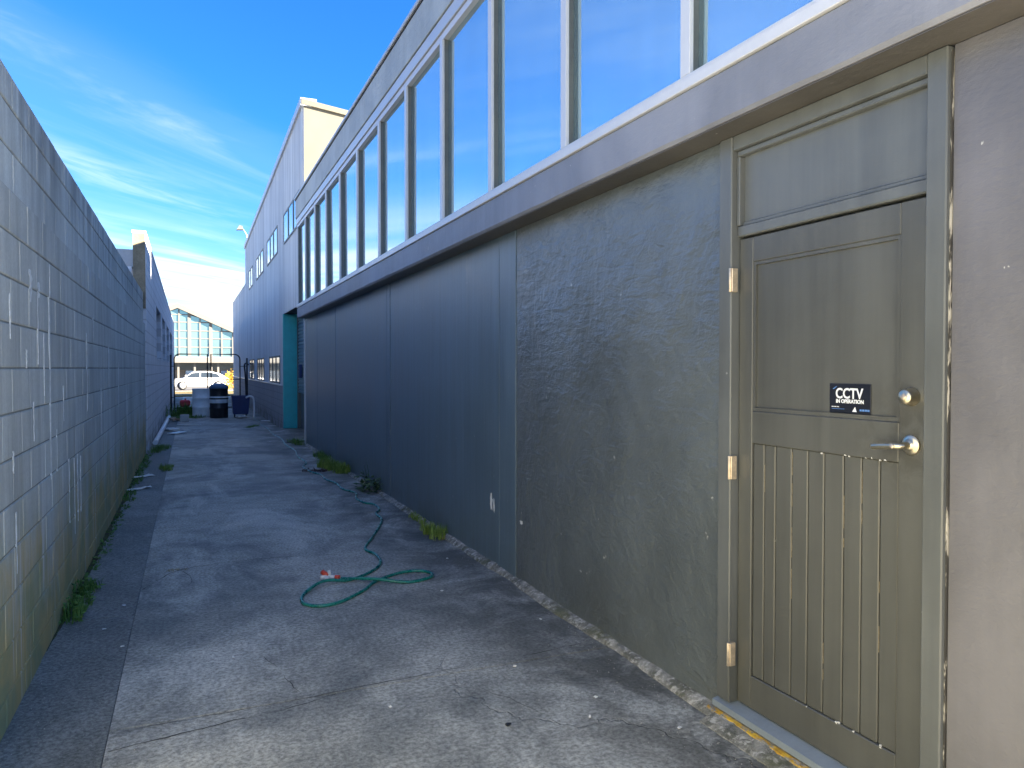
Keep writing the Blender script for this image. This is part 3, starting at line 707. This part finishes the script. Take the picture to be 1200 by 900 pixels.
MB().add([(RX - .07, FY0 - .04, 6.78), (RX + .25, FY0 - .04, 6.78), (RX + .25, FYM + .05, 6.38), (RX - .07, FYM + .05, 6.38),
          (RX - .07, FY0 - .04, 6.93), (RX + .25, FY0 - .04, 6.93), (RX + .25, FYM + .05, 6.53), (RX - .07, FYM + .05, 6.53)],
         [(0, 1, 2, 3), (4, 5, 6, 7), (0, 1, 5, 4), (1, 2, 6, 5), (2, 3, 7, 6), (3, 0, 4, 7)]).build('eave_gutter', m_capmetal, cb_)
MB().box(RX + .26, 12, FY0 + .21, FYM, 5.2, 5.3).box(RX + .1, 12, FYM, FY1, 4.80, 4.9).build('roof', m_roofgrey, cb_)
MB().box(RX + .1, 12, FYM - .12, FYM, 4.92, 6.40).box(RX, 12, FY1 - .1, FY1 - .001, -.05, 4.79).box(11.9, 12, FY0 + .2, FY1 - .11, -.05, 5.1).build('end_wall', m_clad, cb_)
MB().box(RX - .04, RX + .12, FYM + .06, FY1, 4.90, 4.97, .01).build('low_gutter', m_capmetal, cb_)
def window(parent, ya, yb, za, zb, n, frame_m, pane_m):
    wdw = MB().box(RX - .024, RX + .05, ya, yb, za, zb).build('window', m_dark, parent)
    f = .05; X0, X1 = RX - .042, RX - .0245
    MB().box(X0, X1, ya + .001, yb - .001, za + .001, za + f, .004).box(X0, X1, ya + .001, yb - .001, zb - f, zb - .001, .004) \
        .box(X0, X1, ya + .001, ya + f, za + f + .001, zb - f - .001).box(X0, X1, yb - f, yb - .001, za + f + .001, zb - f - .001).build('frame', frame_m, wdw)
    span = (yb - ya - 2 * f) / n
    for k in range(n):
        a = ya + f + k * span
        MB().box(RX - .034, RX - .030, a + .02, a + span - .02, za + f + .002, zb - f - .002).build('pane', pane_m, wdw)
        if k: bx('sash_bar', m_gasket, wdw, X0 - .004, X1, a - .045, a + .045, za + f + .002, zb - f - .002)
for a, b in UW: window(cb_, a, b, 4.5, 5.22, 3 if b - a > 2 else 2, m_gasket, m_pane_far)
for a, b in LW: window(cb_, a, b, 1.13, 1.86, 3, m_gasket, m_pane_far)
# doorway: teal jamb, roller curtain half up, dark inside
bx('teal_jamb', m_teal, cb_, RX - .03, RX + .40, OP1 + .001, OP1 + .12, .05, OPZ - .002, .004)
MB().box(RX + .001, RX + .40, OP0, OP1, OPZ + .001, OPZ + .1).build('soffit', m_dark, cb_)
MB().box(RX - .0, RX + .40, OP0 - .1, OP0 - .001, 0, OPZ).build('near_jamb', m_clad, cb_)
rl = MB(); z = .98
prof = []
while z < OPZ - .02:
    prof += [(RX + .345, z), (RX + .325, z + .012), (RX + .318, z + .042), (RX + .325, z + .072), (RX + .345, z + .084)]; z += .085
pv = [(x_, OP0, z_) for x_, z_ in prof] + [(x_, OP1, z_) for x_, z_ in prof]; n_ = len(prof)
rl.add(pv, [(i, i + 1, n_ + i + 1, n_ + i) for i in range(n_ - 1)], False)
rd = rl.build('roller_curtain', m_roll, cb_)
bx('bottom_rail', m_roll, rd, RX + .315, RX + .36, OP0 + .01, OP1 - .01, .93, .978, .004)
bx('inner_door', simple('slate_door', (.10, .105, .115), .5), cb_, RX + .37, RX + .39, OP0, OP1, .051, 1.2)
bx('guide_rail', m_gasket, cb_, RX + .30, RX + .398, OP1 - .075, OP1 - .001, .052, OPZ - .01)
bx('control_box', m_navy, cb_, RX + .24, RX + .30, OP1 - .9, OP1 - .7, 1.30, 1.62, .01)
dp = MB().tube(spline([(RX - .03, 30.75, 1.66), (RX - .14, 30.75, 1.72), (RX - .19, 30.75, 1.60), (RX - .16, 30.75, 1.2), (RX - .12, 30.75, .0)], 6), .03, 8).build('downpipe', m_black, cb_)
fl = thing('floodlight', 'small floodlight on a bracket at the roof corner of the ribbed building', 'light', (RX, 32.2, 6.5))
MB().tube([(RX + .06, 32.3, 6.5), (RX + .02, 32.3, 6.95), (RX - .10, 32.3, 7.14)], .022, 8).build('bracket', m_capmetal, fl)
MB().prism([(RX - .36, 7.10), (RX - .10, 7.12), (RX - .13, 7.25), (RX - .25, 7.28)], 'y', 32.14, 32.44).build('lamp_head', m_gasket, fl)

# ------------------------------------------------------------------ pale painted block building (left, beyond the block wall)
lb = thing('block_building', 'pale blue grey painted block building with four tall dark windows', 'building', (-.81, 28, 0))
PX = -.705
LWN = [(19.6, 22.6), (23.9, 26.6), (28.3, 31.6), (33.2, 37.4)]
def lz(y): return 3.93 - (y - 14.95) * .0065
q = MB(); ys = [14.95] + [v_ for p in LWN for v_ in p] + [42.5]
for i in range(len(ys) - 1):
    a, b = ys[i], ys[i + 1]
    if i % 2 == 0: q.prism([(a, -.05), (b, -.05), (b, lz(b)), (a, lz(a))], 'x', PX - .2, PX)
    else:
        q.box(PX - .2, PX, a, b, -.05, 1.76); q.prism([(a, 3.0), (b, 3.0), (b, lz(b)), (a, lz(a))], 'x', PX - .2, PX)
q.build('wall', m_lb, lb)
MB().prism([(14.93, lz(14.93) + .002), (42.5, lz(42.5) + .002), (42.5, lz(42.5) + .05), (14.93, lz(14.93) + .05)], 'x', PX - .215, PX + .012).build('coping', m_lb, lb)
for a, b in LWN:
    wd = MB().box(PX - .19, PX - .17, a + .001, b - .001, 1.762, 2.998).build('window', m_dark, lb)
    MB().box(PX - .165, PX - .15, a + .05, b - .05, 1.81, 2.95).build('pane', m_pane_dark, wd)
    MB().box(PX - .168, PX - .11, (a + b) / 2 - .05, (a + b) / 2 + .05, 1.764, 2.996).build('sash_bar', m_gasket, wd)
    MB().box(PX - .15, PX + .02, a - .05, b + .05, 1.72, 1.758, .004).build('window_sill', m_lb, wd)
MB().box(-9, PX - .21, 15.25, 15.33, 3.37, 3.68).build('gable_fascia', m_roofgrey, lb)
MB().prism([(-9, 3.45), (PX - .21, 3.45), (PX - .21, 3.62), (-9, 5.2)], 'y', 15.34, 42.4).build('roof', m_roofgrey, lb)
MB().box(-9, PX - .21, 15.5, 15.7, -.05, 3.36).build('end_wall', m_lb, lb)
MB().tube([(PX - .27, 15.18, 0), (PX - .27, 15.18, 3.36)], .04, 8).build('downpipe', m_white, lb)
MB().box(PX - .198, PX - .002, 14.90, 14.949, 2.6, lz(14.93) + .0).build('end_pier', simple('tan_brick_end', (.22, .185, .125), .9, 0, .35, 5, .5, 20), lb)

# ------------------------------------------------------------------ glazed hall across the street
hl = thing('glazed_hall', 'large gabled hall with teal glass front and white frame across the street', 'building', (-1.1, 90, 0))
PKX, PKZ, SL = -1.14, 8.1, .456
def hz_(x_): return PKZ - SL * abs(x_ - PKX)
def slope_bar(mb, xa, xb, t, ya, yb, lift=0):
    mb.prism([(xa, hz_(xa) + lift), (xb, hz_(xb) + lift), (xb, hz_(xb) + lift + t), (xa, hz_(xa) + lift + t)], 'y', ya, yb)
r1 = MB(); slope_bar(r1, -12.5, PKX, .55, 89.6, 89.9); slope_bar(r1, PKX, 10.3, .55, 89.6, 89.9); r1.build('roof_fascia', m_hallw, hl)
r2 = MB(); slope_bar(r2, -12.5, PKX, .3, 89.95, 125, .1); slope_bar(r2, PKX, 10.3, .3, 89.95, 125, .1); r2.build('roof', m_hallw, hl)
vb = [-11.5, -10.1, -8.7, -7.3, -5.9, -4.5, -3.2, -2.1, -1.0, .03, 1.12, 2.21, 3.35, 4.5, 5.7, 7.0, 8.4, 9.6]
hb = [2.75, 3.85, 4.8, 5.64, 6.58, 7.4]
for i in range(len(vb) - 1):
    a, b = vb[i] + .07, vb[i + 1] - .07
    for j in range(len(hb)):
        za = hb[j] + .06; zb = (hb[j + 1] - .06) if j + 1 < len(hb) else 99
        ha, hb_ = hz_(a) - .02, hz_(b) - .02; 
        if min(ha, hb_) < za + .05: 
            if max(ha, hb_) < za + .15: continue
        pts = [(a, za), (b, za), (b, min(zb, max(hb_, za + .01))), (a, min(zb, max(ha, za + .01)))]
        MB().prism(pts, 'y', 90.0, 90.03).build('pane', m_hallglass, hl)
for x_ in vb:
    if hz_(x_) > 3: 
        wd_ = .16 if x_ in (.03, 2.21) else .07
        MB().box(x_ - wd_, x_ + wd_, 89.9, 90.1, 2.75, hz_(x_) - .01).build('mullion', m_hallw, hl)
for z_ in hb[1:]:
    w_ = (PKZ - z_) / SL - .05
    MB().box(max(-11.5, PKX - w_), min(9.6, PKX + w_), 89.93, 90.08, z_ - .055, z_ + .055).build('glazing_bar', m_hallw, hl)
MB().box(-12.4, 10.2, 89.0, 90.2, 2.13, 2.73).build('canopy_beam', m_hallw, hl)
MB().box(-12.4, 10.2, 92.0, 92.1, 0, 2.6).build('back_wall', m_shop, hl)
MB().box(-12.4, 10.2, 90.25, 92.0, 2.2, 2.3).build('soffit', m_roofgrey, hl)
MB().box(-12.4, 10.2, 91.2, 91.9, 1.35, 2.12).build('recess_shade_band', simple('recess_shade', (.10, .12, .13), .6), hl)  # dark band painting in the shade of the recess under the canopy
for x_ in (-9, -6.2, -3.6, -1.1, .55, 2.25, 2.95, 5.2, 7.8): MB().box(x_ - .1, x_ + .1, 89.6, 89.85, 0, 2.12).build('column', m_hallw, hl)
for x_ in (-4.8, -2.4, .1, 1.4, 3.8, 6.3): MB().box(x_ - .5, x_ + .5, 91.85, 91.98, .1, 1.25).build('shop_window', m_pane_far, hl)

# ------------------------------------------------------------------ parked car
car = thing('parked_car', 'white hatchback parked side-on in the sunny street beyond the gate', 'car', (.66, 58, 0))
side = [(-2.05, .42), (-2.08, .62), (-1.98, .80), (-1.1, .95), (-.55, 1.38), (-.2, 1.46), (.75, 1.46), (1.35, 1.30), (1.85, .98), (2.02, .92), (2.05, .50), (1.98, .28), (-1.9, .26)]
cx = .66
side = [(a * .95, b * .90) for a, b in side]
body = MB().prism([(cx + a, b) for a, b in side], 'y', 57.2, 58.85)
bo_ = body.build('body', m_carp, car)
bv = bo_.modifiers.new('bevel', 'BEVEL'); bv.width = .07; bv.segments = 3; bv.limit_method = 'ANGLE'
for pts in ([(-.98, .96), (-.50, 1.33), (.02, 1.38), (.02, .96)], [(.10, .96), (.10, 1.38), (.72, 1.38), (1.25, 1.24), (1.45, .98)]):
    MB().prism([(cx + a * .95, b * .90) for a, b in pts], 'y', 57.185, 57.21).build('side_window', m_pane_dark, car)
for wx in (-1.12, 1.22):
    wh = MB().lathe([(.0, 0), (.31, 0), (.32, .03), (.32, .19), (.0, .2)], (cx + wx, 57.16, .32), 24, 'y').build('wheel', m_rubber, car)
    MB().lathe([(.0, 0), (.20, 0), (.21, .02), (.0, .03)], (cx + wx, 57.145, .32), 18, 'y').build('rim', m_alu2, wh)
for wx in (-1.12, 1.22): MB().lathe([(.0, 0), (.31, 0), (.32, .03), (.32, .19), (.0, .2)], (cx + wx, 58.70, .32), 20, 'y').build('wheel', m_rubber, car)
MB().box(cx - 2.06, cx - 1.9, 57.25, 57.55, .62, .76, .02).build('headlight', m_pane_far, car)
MB().box(cx - .95, cx - .80, 57.06, 57.18, .93, 1.05, .02).build('mirror', m_carp, car)

# ------------------------------------------------------------------ gate across the alley
gt = thing('gate', 'black tubular pipe gate of two leaves closing off the alley', 'gate', (.65, 29, 0))
def leaf(xa, xb, round_right):
    r = .18; zt, zb = 2.03, .12
    if round_right:
        arc = [(xb - r + r * math.sin(t * math.pi / 12), zt - r + r * math.cos(t * math.pi / 12)) for t in range(7)]
        pts = [(xa, zb), (xa, zt)] + arc + [(xb, zb)]
    else:
        arc = [(xa + r - r * math.cos(t * math.pi / 12), zt - r + r * math.sin(t * math.pi / 12)) for t in range(7)]
        pts = [(xa, zb)] + arc + [(xb, zt), (xb, zb)]
    m_ = MB().tube([(p[0], 29, p[1]) for p in pts], .022, 8)
    m_.tube([(xa, 29, zb), (xb, 29, zb)], .02, 8)
    o = m_.build('gate_leaf', m_tube, gt)
    MB().tube([(xa, 29, 1.12), (xb, 29, 1.12)], .011, 6).build('rail', m_tube, o)
    return o
leaf(-.49, .596, False); leaf(.712, 1.69, True)
MB().tube([(-.60, 29, 0), (-.60, 29, 2.0)], .03, 8).build('gate_post', m_tube, gt)
MB().tube([(1.93, 29, 0), (1.93, 29, 1.9)], .03, 8).build('gate_post', m_tube, gt)
for z_ in (.5, 1.6):
    MB().tube([(-.60, 29, z_), (-.50, 29, z_)], .012, 6).build('hinge', m_tube, gt); MB().tube([(1.69, 29, z_), (1.93, 29, z_)], .012, 6).build('hinge', m_tube, gt)

# ------------------------------------------------------------------ drums, bin and junk at the end
def drum(name, label, c, mat, h=.88, r=.27):
    t = thing(name, label, 'drum', (c[0], c[1], 0), 'drums by the gate')
    prof = [(r * .97, .0), (r, .015), (r, h * .30), (r + .012, h * .32), (r + .012, h * .345), (r, h * .365), (r, h * .63), (r + .012, h * .65), (r + .012, h * .675), (r, h * .695), (r, h - .02), (r + .008, h - .01), (r + .008, h), (r - .02, h), (r - .02, h - .02)]
    MB().lathe(prof, (c[0], c[1], .002), 32).build('shell', mat, t); return t
d1 = drum('plastic_drum', 'pale blue grey drum standing beside the black one', (.345, 25.9), m_drum)
MB().lathe([(.03, 0), (.03, .02), (.0, .021)], (.30, 25.75, .862), 12).build('bung', m_white, d1)
d2 = drum('plastic_drum', 'black drum with a white band and domed blue lid', (.83, 24.85), m_black, .90, .265)
MB().lathe([(.2665, .46), (.2685, .465), (.2685, .66), (.2665, .665)], (.83, 24.85, 0), 32).build('band', m_bandw, d2)
MB().lathe([(.288, .0), (.290, .03), (.27, .07), (.20, .125), (.11, .155), (.0, .165)], (.83, 24.85, .905), 32).build('lid', m_bluelid, d2)
bn = thing('blue_bin', 'square navy blue plastic tub bin on castors near the drums', 'bin', (1.46, 24.9, 0))
t0, t1 = .22, .265
vs = [(1.46 + sx * t0, 24.95 + sy * t0, .10) for sx, sy in ((-1, -1), (1, -1), (1, 1), (-1, 1))] + [(1.46 + sx * t1, 24.95 + sy * t1, .66) for sx, sy in ((-1, -1), (1, -1), (1, 1), (-1, 1))] \
    + [(1.46 + sx * (t1 - .02), 24.95 + sy * (t1 - .02), .66) for sx, sy in ((-1, -1), (1, -1), (1, 1), (-1, 1))] + [(1.46 + sx * (t0 - .02), 24.95 + sy * (t0 - .02), .13) for sx, sy in ((-1, -1), (1, -1), (1, 1), (-1, 1))]
MB().add(vs, [(0, 1, 2, 3), (12, 13, 14, 15)] + [(i + o, (i + 1) % 4 + o, (i + 1) % 4 + 4 + o, i + 4 + o) for o in (0, 4, 8) for i in range(4)]).build('tub', m_navy, bn)
MB().box(1.18, 1.74, 24.67, 24.69, .635, .672, .006).box(1.18, 1.74, 25.21, 25.23, .635, .672, .006).box(1.18, 1.20, 24.692, 25.208, .635, .672, .006).box(1.72, 1.74, 24.692, 25.208, .635, .672, .006).build('rim', m_navy, bn)
for sx in (-1, 1):
    for sy in (-1, 1): MB().lathe([(.0, -.015), (.045, -.015), (.045, .015), (.0, .015)], (1.46 + sx * .17, 24.95 + sy * .17, .047), 14, 'x').build('castor', m_rubber, bn)
for i, (x_, y_, z_, r_, h_, lab) in enumerate([(1.33, 24.85, .40, .035, .38, 'slim white bottle sticking up out of the blue bin'), (1.70, 24.60, .56, .06, .18, None)]):
    if lab:
        b_ = MB().lathe([(r_, 0), (r_, h_ * .7), (r_ * .4, h_ * .85), (r_ * .4, h_), (0, h_)], (x_, y_, z_ - .26), 14).build('bottle', m_white, None, (x_, y_, z_ - .26) and None)
        tag(b_, lab, 'bottle')
pp = MB().tube(spline([(1.83, 24.5, .0), (1.83, 24.5, .45), (1.80, 24.5, .62), (1.70, 24.5, .665), (1.60, 24.55, .62)], 6), .028, 10).build('bent_pipe', m_white, None)
tag(pp, 'bent white plastic pipe hooked over the side of the blue bin', 'pipe')

def loose(name, label, cat, mat, c, size, rz, tilt=0, group=None, crumple=.0, seed=0):
    rr = random.Random(seed); bm = bmesh.new(); bmesh.ops.create_grid(bm, x_segments=4, y_segments=4, size=.5)
    th = size[2]
    for p in bm.verts: p.co = Vector((p.co.x * size[0], p.co.y * size[1], rr.uniform(0, crumple)))
    r_ = bmesh.ops.extrude_face_region(bm, geom=bm.faces[:]); 
    for q_ in r_['geom']:
        if isinstance(q_, bmesh.types.BMVert): q_.co.z += th
    bmesh.ops.recalc_face_normals(bm, faces=bm.faces[:])
    me = bpy.data.meshes.new(name); bm.to_mesh(me); bm.free(); me.materials.append(mat)
    o = bpy.data.objects.new(name, me); C.objects.link(o); o.location = c; o.rotation_euler = (tilt, 0, rz); return tag(o, label, cat, group)
loose('cardboard_piece', 'crumpled brown cardboard piece on the ground by the pale wall', 'cardboard', m_card, (-.40, 23.6, .01), (.26, .34, .05), .5, .0, None, .06, 1)
bxw = MB().box(-.26, -.02, 23.3, 23.55, .001, .20, .01).build('small_box', simple('grey_box', (.44, .44, .42), .8, 0, .15), None); tag(bxw, 'small pale grey box on the ground in front of the weeds', 'box')
loose('board', 'short pale board lying flat near the long white pipe', 'board', m_paper, (-.42, 20.2, .012), (.26, .5, .04), .3, 0, None, .015, 2)
loose('board', 'thin white offcut lying beside the short pale board', 'board', m_white, (-.27, 19.2, .008), (.20, .5, .02), -.5, 0, None, .01, 3)
loose('lath', 'thin timber lath lying across the alley before the drums', 'lath', m_paper, (-.02, 22.0, .006), (.62, .05, .02), -.35, 0, None, .0, 4)
lp = MB().tube([(-.635, 16.5, .052), (-.575, 25.0, .052)], .05, 12).build('long_pipe', m_white, None); tag(lp, 'long white plastic pipe lying along the foot of the pale wall', 'pipe')
loose('paper_scrap', 'crumpled off-white scrap under the blue bin', 'litter', m_paper, (1.45, 24.35, .008), (.28, .3, .03), .3, 0, None, .05, 5)
loose('paper_scrap', 'flat white scrap between blue bin and teal jamb', 'litter', m_paper, (2.02, 22.6, .006), (.26, .3, .008), .1, 0, None, .02, 6)
loose('paper_scrap', 'long thin white scrap beside block wall past its middle', 'litter', m_paper, (-.62, 11.75, .002), (.13, .30, .004), -.9, 0, None, .02, 7)
loose('paper_scrap', 'torn white scrap among moss beside block wall', 'litter', m_paper, (-.60, 10.55, .002), (.10, .34, .004), -.7, 0, None, .02, 8)
rt = MB().box(-.30, .02, 27.0, 27.3, .26, .48, .04).box(-.16, -.10, 27.1, 27.2, .48, .53, .008).build('fuel_can', m_red, None, None); tag(rt, 'red plastic can in the weeds beside the pale drum', 'can')
rt.location.z = 0
st_ = MB().box(-.40, .10, 26.95, 27.35, .0, .258, .02).build('crate', m_black, None); tag(st_, 'low black crate under the red can among weeds', 'crate')
GP = 'pale chips scattered on the concrete'
for i, (x_, y_) in enumerate([(1.888, 5.713), (1.579, 4.893), (1.72, 3.02), (1.90, 2.62), (1.60, 2.86), (1.52, 3.5), (-.35, 4.60), (-.47, 4.95), (-.40, 5.4), (1.95, 4.1), (.82, 3.3), (.2, 4.2)]):
    loose('pale_chip', 'tiny pale chip of paint lying on the concrete', 'chip', m_paper, (x_, y_, .002), (random.uniform(.008, .018), random.uniform(.010, .024), .003), random.uniform(0, 3), 0, GP, .004, 20 + i)
loose('dark_stone', 'small dark flat stone on the bare concrete near the door', 'stone', m_black, (1.24, 2.93, .002), (.022, .014, .007), .3, 0, None, .004, 60)

# ------------------------------------------------------------------ hose
hp = [(.995, 5.44), (1.2, 5.27), (1.41, 5.17), (1.58, 5.21), (1.635, 5.31), (1.58, 5.42), (1.43, 5.43), (1.21, 5.28), (1.08, 5.09), (.89, 4.90), (.75, 4.87), (.665, 4.97), (.70, 5.18), (.86, 5.36), (1.05, 5.39), (1.24, 5.55), (1.36, 5.77), (1.385, 6.05), (1.35, 6.28), (1.51, 6.7), (1.68, 7.15), (1.77, 7.46), (1.78, 7.75), (1.87, 7.97), (1.88, 8.29), (1.80, 8.45), (1.78, 8.75), (1.85, 9.15), (1.76, 9.5), (1.77, 10.0), (1.70, 10.4), (1.71, 10.9), (1.62, 11.3), (1.60, 11.9), (1.72, 12.4), (1.70, 13.3), (1.78, 14.3), (1.74, 15.4), (1.81, 16.75), (1.76, 18.2), (1.80, 19.7), (1.76, 21.0), (1.80, 22.3), (1.79, 23.6), (1.80, 24.45)]
lift = {0: .012, 1: .030, 6: .010, 7: .010, 8: .010, 13: .030, 14: .010}
h3 = [(x_, y_, lift.get(i, .0105)) for i, (x_, y_) in enumerate(hp)]
ho = thing('garden_hose', 'green garden hose snaking down the alley to a loose figure-eight coil', 'hose', (1.0, 5.4, 0))
MB().tube(spline(h3, 9), .0115, 10).build('tube', m_hose, ho)
# end fitting: red collar, white body, forked tap end
def seg(a, b, r0, r1=None, seg_=12): return MB().tube([a, b], [r0, r1 or r0], seg_)
a0 = Vector((.985, 5.446, .016)); dv = Vector((-.9, .42, .10)).normalized()
seg(a0, a0 + dv * .035, .020, .019).build('collar', simple('orange_red_plastic', (.62, .07, .03), .35), ho)
seg(a0 + dv * .0355, a0 + dv * .095, .0165, .0155).build('fitting_body', m_white, ho)
b0 = a0 + dv * .085
seg(b0, b0 + Vector((-.035, .040, .030)), .017, .019).build('upper_collar', MATS['orange_red_plastic'], ho)
seg(b0 + Vector((-.006, -.004, 0)), b0 + Vector((-.055, -.006, .0)), .013, .015).build('outlet', m_white, ho)
seg(b0 + Vector((.0, -.01, -.002)), b0 + Vector((-.022, -.050, -.006)), .012, .014).build('outlet', m_white, ho)
seg(b0 + Vector((.012, .0, .012)), b0 + Vector((.006, .004, .044)), .011, .012).build('valve_knob', m_white, ho)

# ------------------------------------------------------------------ weeds
def tuft(mb, cx, cy, z0, n, rad_, h, wdt, rr, lean=.6):
    for _ in range(n):
        a = rr.uniform(0, 6.283); d = rad_ * math.sqrt(rr.random()); x_, y_ = cx + d * math.cos(a), cy + d * math.sin(a)
        hh = h * rr.uniform(.4, 1.1); la = rr.uniform(0, 6.283); ln = hh * rr.uniform(.1, lean); w_ = wdt * rr.uniform(.6, 1.3)
        px_, py_ = -math.sin(la) * w_, math.cos(la) * w_
        m1 = (x_ + math.cos(la) * ln * .35, y_ + math.sin(la) * ln * .35, z0 + hh * .62); t_ = (x_ + math.cos(la) * ln, y_ + math.sin(la) * ln, z0 + hh * rr.uniform(.75, 1))
        mb.add([(x_ - px_, y_ - py_, z0), (x_ + px_, y_ + py_, z0), (m1[0] + px_ * .8, m1[1] + py_ * .8, m1[2]), (m1[0] - px_ * .8, m1[1] - py_ * .8, m1[2]), t_], [(0, 1, 2, 3), (3, 2, 4)])
def leaves(mb, cx, cy, z0, n, rad_, h, size, rr):
    for _ in range(n):
        a = rr.uniform(0, 6.283); d = rad_ * math.sqrt(rr.random()); p = Vector((cx + d * math.cos(a), cy + d * math.sin(a), z0 + rr.uniform(.02, 1) * h * (1 - .5 * d / rad_)))
        dr_ = Vector((math.cos(a) + rr.uniform(-.6, .6), math.sin(a) + rr.uniform(-.6, .6), rr.uniform(-.2, .8))).normalized(); s_ = size * rr.uniform(.5, 1.2)
        sd = dr_.cross(Vector((0, 0, 1))).normalized() * s_ * .32; nrm = sd.cross(dr_).normalized() * s_ * .10
        mb.add([p, p + dr_ * s_ * .4 + sd - nrm, p + dr_ * s_, p + dr_ * s_ * .4 - sd - nrm, p + dr_ * s_ * .45 + nrm], [(0, 1, 4), (1, 2, 4), (2, 3, 4), (3, 0, 4)])
def weed(label, spots, mat, blades=60, group=None, leafy=0, wdt=.004, rad_=.08, h=.12, seed=0, name='weed_clump', leaf_size=.05):
    rr = random.Random(seed); mb = MB()
    c = spots[0]
    for (x_, y_, k) in spots:
        if blades: tuft(mb, x_, y_, -.004, int(blades * k), rad_ * k, h * k, wdt, rr)
        if leafy: leaves(mb, x_, y_, 0, int(leafy * k), rad_ * k, h * k, leaf_size, rr)
    o = mb.build(name, mat, None, (c[0], c[1], 0)); return tag(o, label, 'plant', group)
GW = 'weeds along the walls'
def spread(x0, y0, x1, y1, n, rr, k0=.6, k1=1.1, jit=.04): return [(x0 + (x1 - x0) * t + rr.uniform(-jit, jit), y0 + (y1 - y0) * t + rr.uniform(-jit, jit), rr.uniform(k0, k1)) for t in [(i + .5) / n for i in range(n)]]
R1 = random.Random(11)
weed('dark green weed clump sprouting at the foot of the block wall', spread(-.69, 5.15, -.64, 5.95, 7, R1), m_grass, 45, GW, 26, .004, .075, .13, 1)
weed('low mossy fringe of weeds continuing along the block wall foot', spread(-.70, 6.1, -.66, 9.4, 20, R1, .4, .9, .02), m_grass, 26, GW, 6, .003, .05, .045, 2)['kind'] = 'stuff'
weed('mossy weeds by white scraps at the block wall', spread(-.69, 9.6, -.66, 14.6, 22, R1, .5, 1.1, .03), m_grass, 30, GW, 10, .004, .07, .07, 3)
weed('small green weed tuft growing in the joint of the concrete', spread(-.36, 12.2, -.30, 12.8, 4, R1, .6, 1), m_grass_y, 50, GW, 0, .005, .10, .12, 4)
weed('weed tuft at the near corner of the pale block building', spread(-.62, 14.9, -.45, 16.0, 6, R1), m_grass, 40, GW, 12, .005, .12, .12, 5)
weed('wide bright green grass tuft between hose and smooth wall panels', spread(2.06, 10.9, 1.90, 12.1, 12, R1, .7, 1.2, .07), m_grass_y, 80, GW, 0, .0055, .12, .16, 6)
weed('reddish brown mat of dead weeds beside the bright grass tuft', spread(1.58, 11.4, 1.85, 11.3, 7, R1, .6, 1), leafmat('dead_red_brown', (.06, .03, .025), (.13, .07, .05)), 30, GW, 8, .006, .11, .04, 7)
weed('green tuft where the smooth wall nears its far end', spread(2.09, 12.6, 2.05, 13.4, 9, R1, .8, 1), m_grass, 50, GW, 0, .005, .11, .14, 8)
weed('dark weed at the far end of the workshop wall', spread(2.02, 15.3, 1.92, 16.0, 5, R1, .7, 1.1), m_grass, 30, GW, 16, .005, .10, .16, 9)
pl = weed('broad-leaved plant with pale grey-green leaves against the dark wall', spread(2.08, 9.0, 2.03, 9.45, 4, R1, .8, 1.1, .03), m_broad, 0, GW, 34, .004, .11, .22, 10, 'broadleaf_plant', .085)
mbs = MB()
for k in range(3): mbs.tube([(2.06, 9.3 + .06 * k, 0), (2.05 - .02 * k, 9.32 + .06 * k, .22), (2.035 - .02 * k, 9.36 + .05 * k, .36 - .05 * k)], [.005, .004, .002], 5)
so = mbs.build('stem', m_broad, pl)
weed('small mossy green tuft tight against the dark wall', spread(2.11, 7.05, 2.08, 7.5, 4, R1, .6, 1, .02), m_grass_y, 55, GW, 0, .003, .05, .09, 12)
weed('spiky grass tuft with straw blades at the wall foot', spread(2.06, 6.35, 2.04, 6.85, 5, R1, .7, 1.1, .03), m_grass_y, 70, GW, 0, .003, .075, .13, 13)
weed('straw-coloured blades behind the spiky grass tuft', spread(2.09, 6.3, 2.07, 6.7, 3, R1, .6, 1, .02), m_drygrass, 22, GW, 0, .003, .06, .10, 14)
weed('thin yellowish moss tuft in a crack of the concrete', [(-.14, 6.2, .6), (-.09, 6.22, .5), (-.04, 6.2, .4)], m_drygrass, 40, GW, 0, .003, .05, .03, 15)
weed('tall weeds round the red can and drums', spread(-.52, 26.2, .55, 26.9, 12, R1, .7, 1.2, .12), m_grass, 60, GW, 20, .010, .22, .42, 16)
weed('low weeds spreading between pale wall and drums', spread(-.45, 24.6, .25, 25.3, 10, R1, .6, 1, .2), m_grass, 45, GW, 12, .008, .2, .16, 17)
weed('low grass patch before the blue bin', spread(1.35, 20.3, 1.62, 21.0, 4, R1, .6, 1), m_grass, 45, GW, 0, .006, .12, .08, 18)
sh = MB(); rr = random.Random(5)
leaves(sh, 2.55, 50, .25, 700, .62, 1.45, .16, rr)
sb = thing('golden_shrub', 'golden yellow shrub glowing in the sun beyond the gate', 'shrub', (2.55, 50, 0))
sh.build('crown', m_gold, sb); MB().tube([(2.55, 50, 0), (2.56, 50, .9)], [.05, .02], 7).build('trunk', m_drygrass, sb)
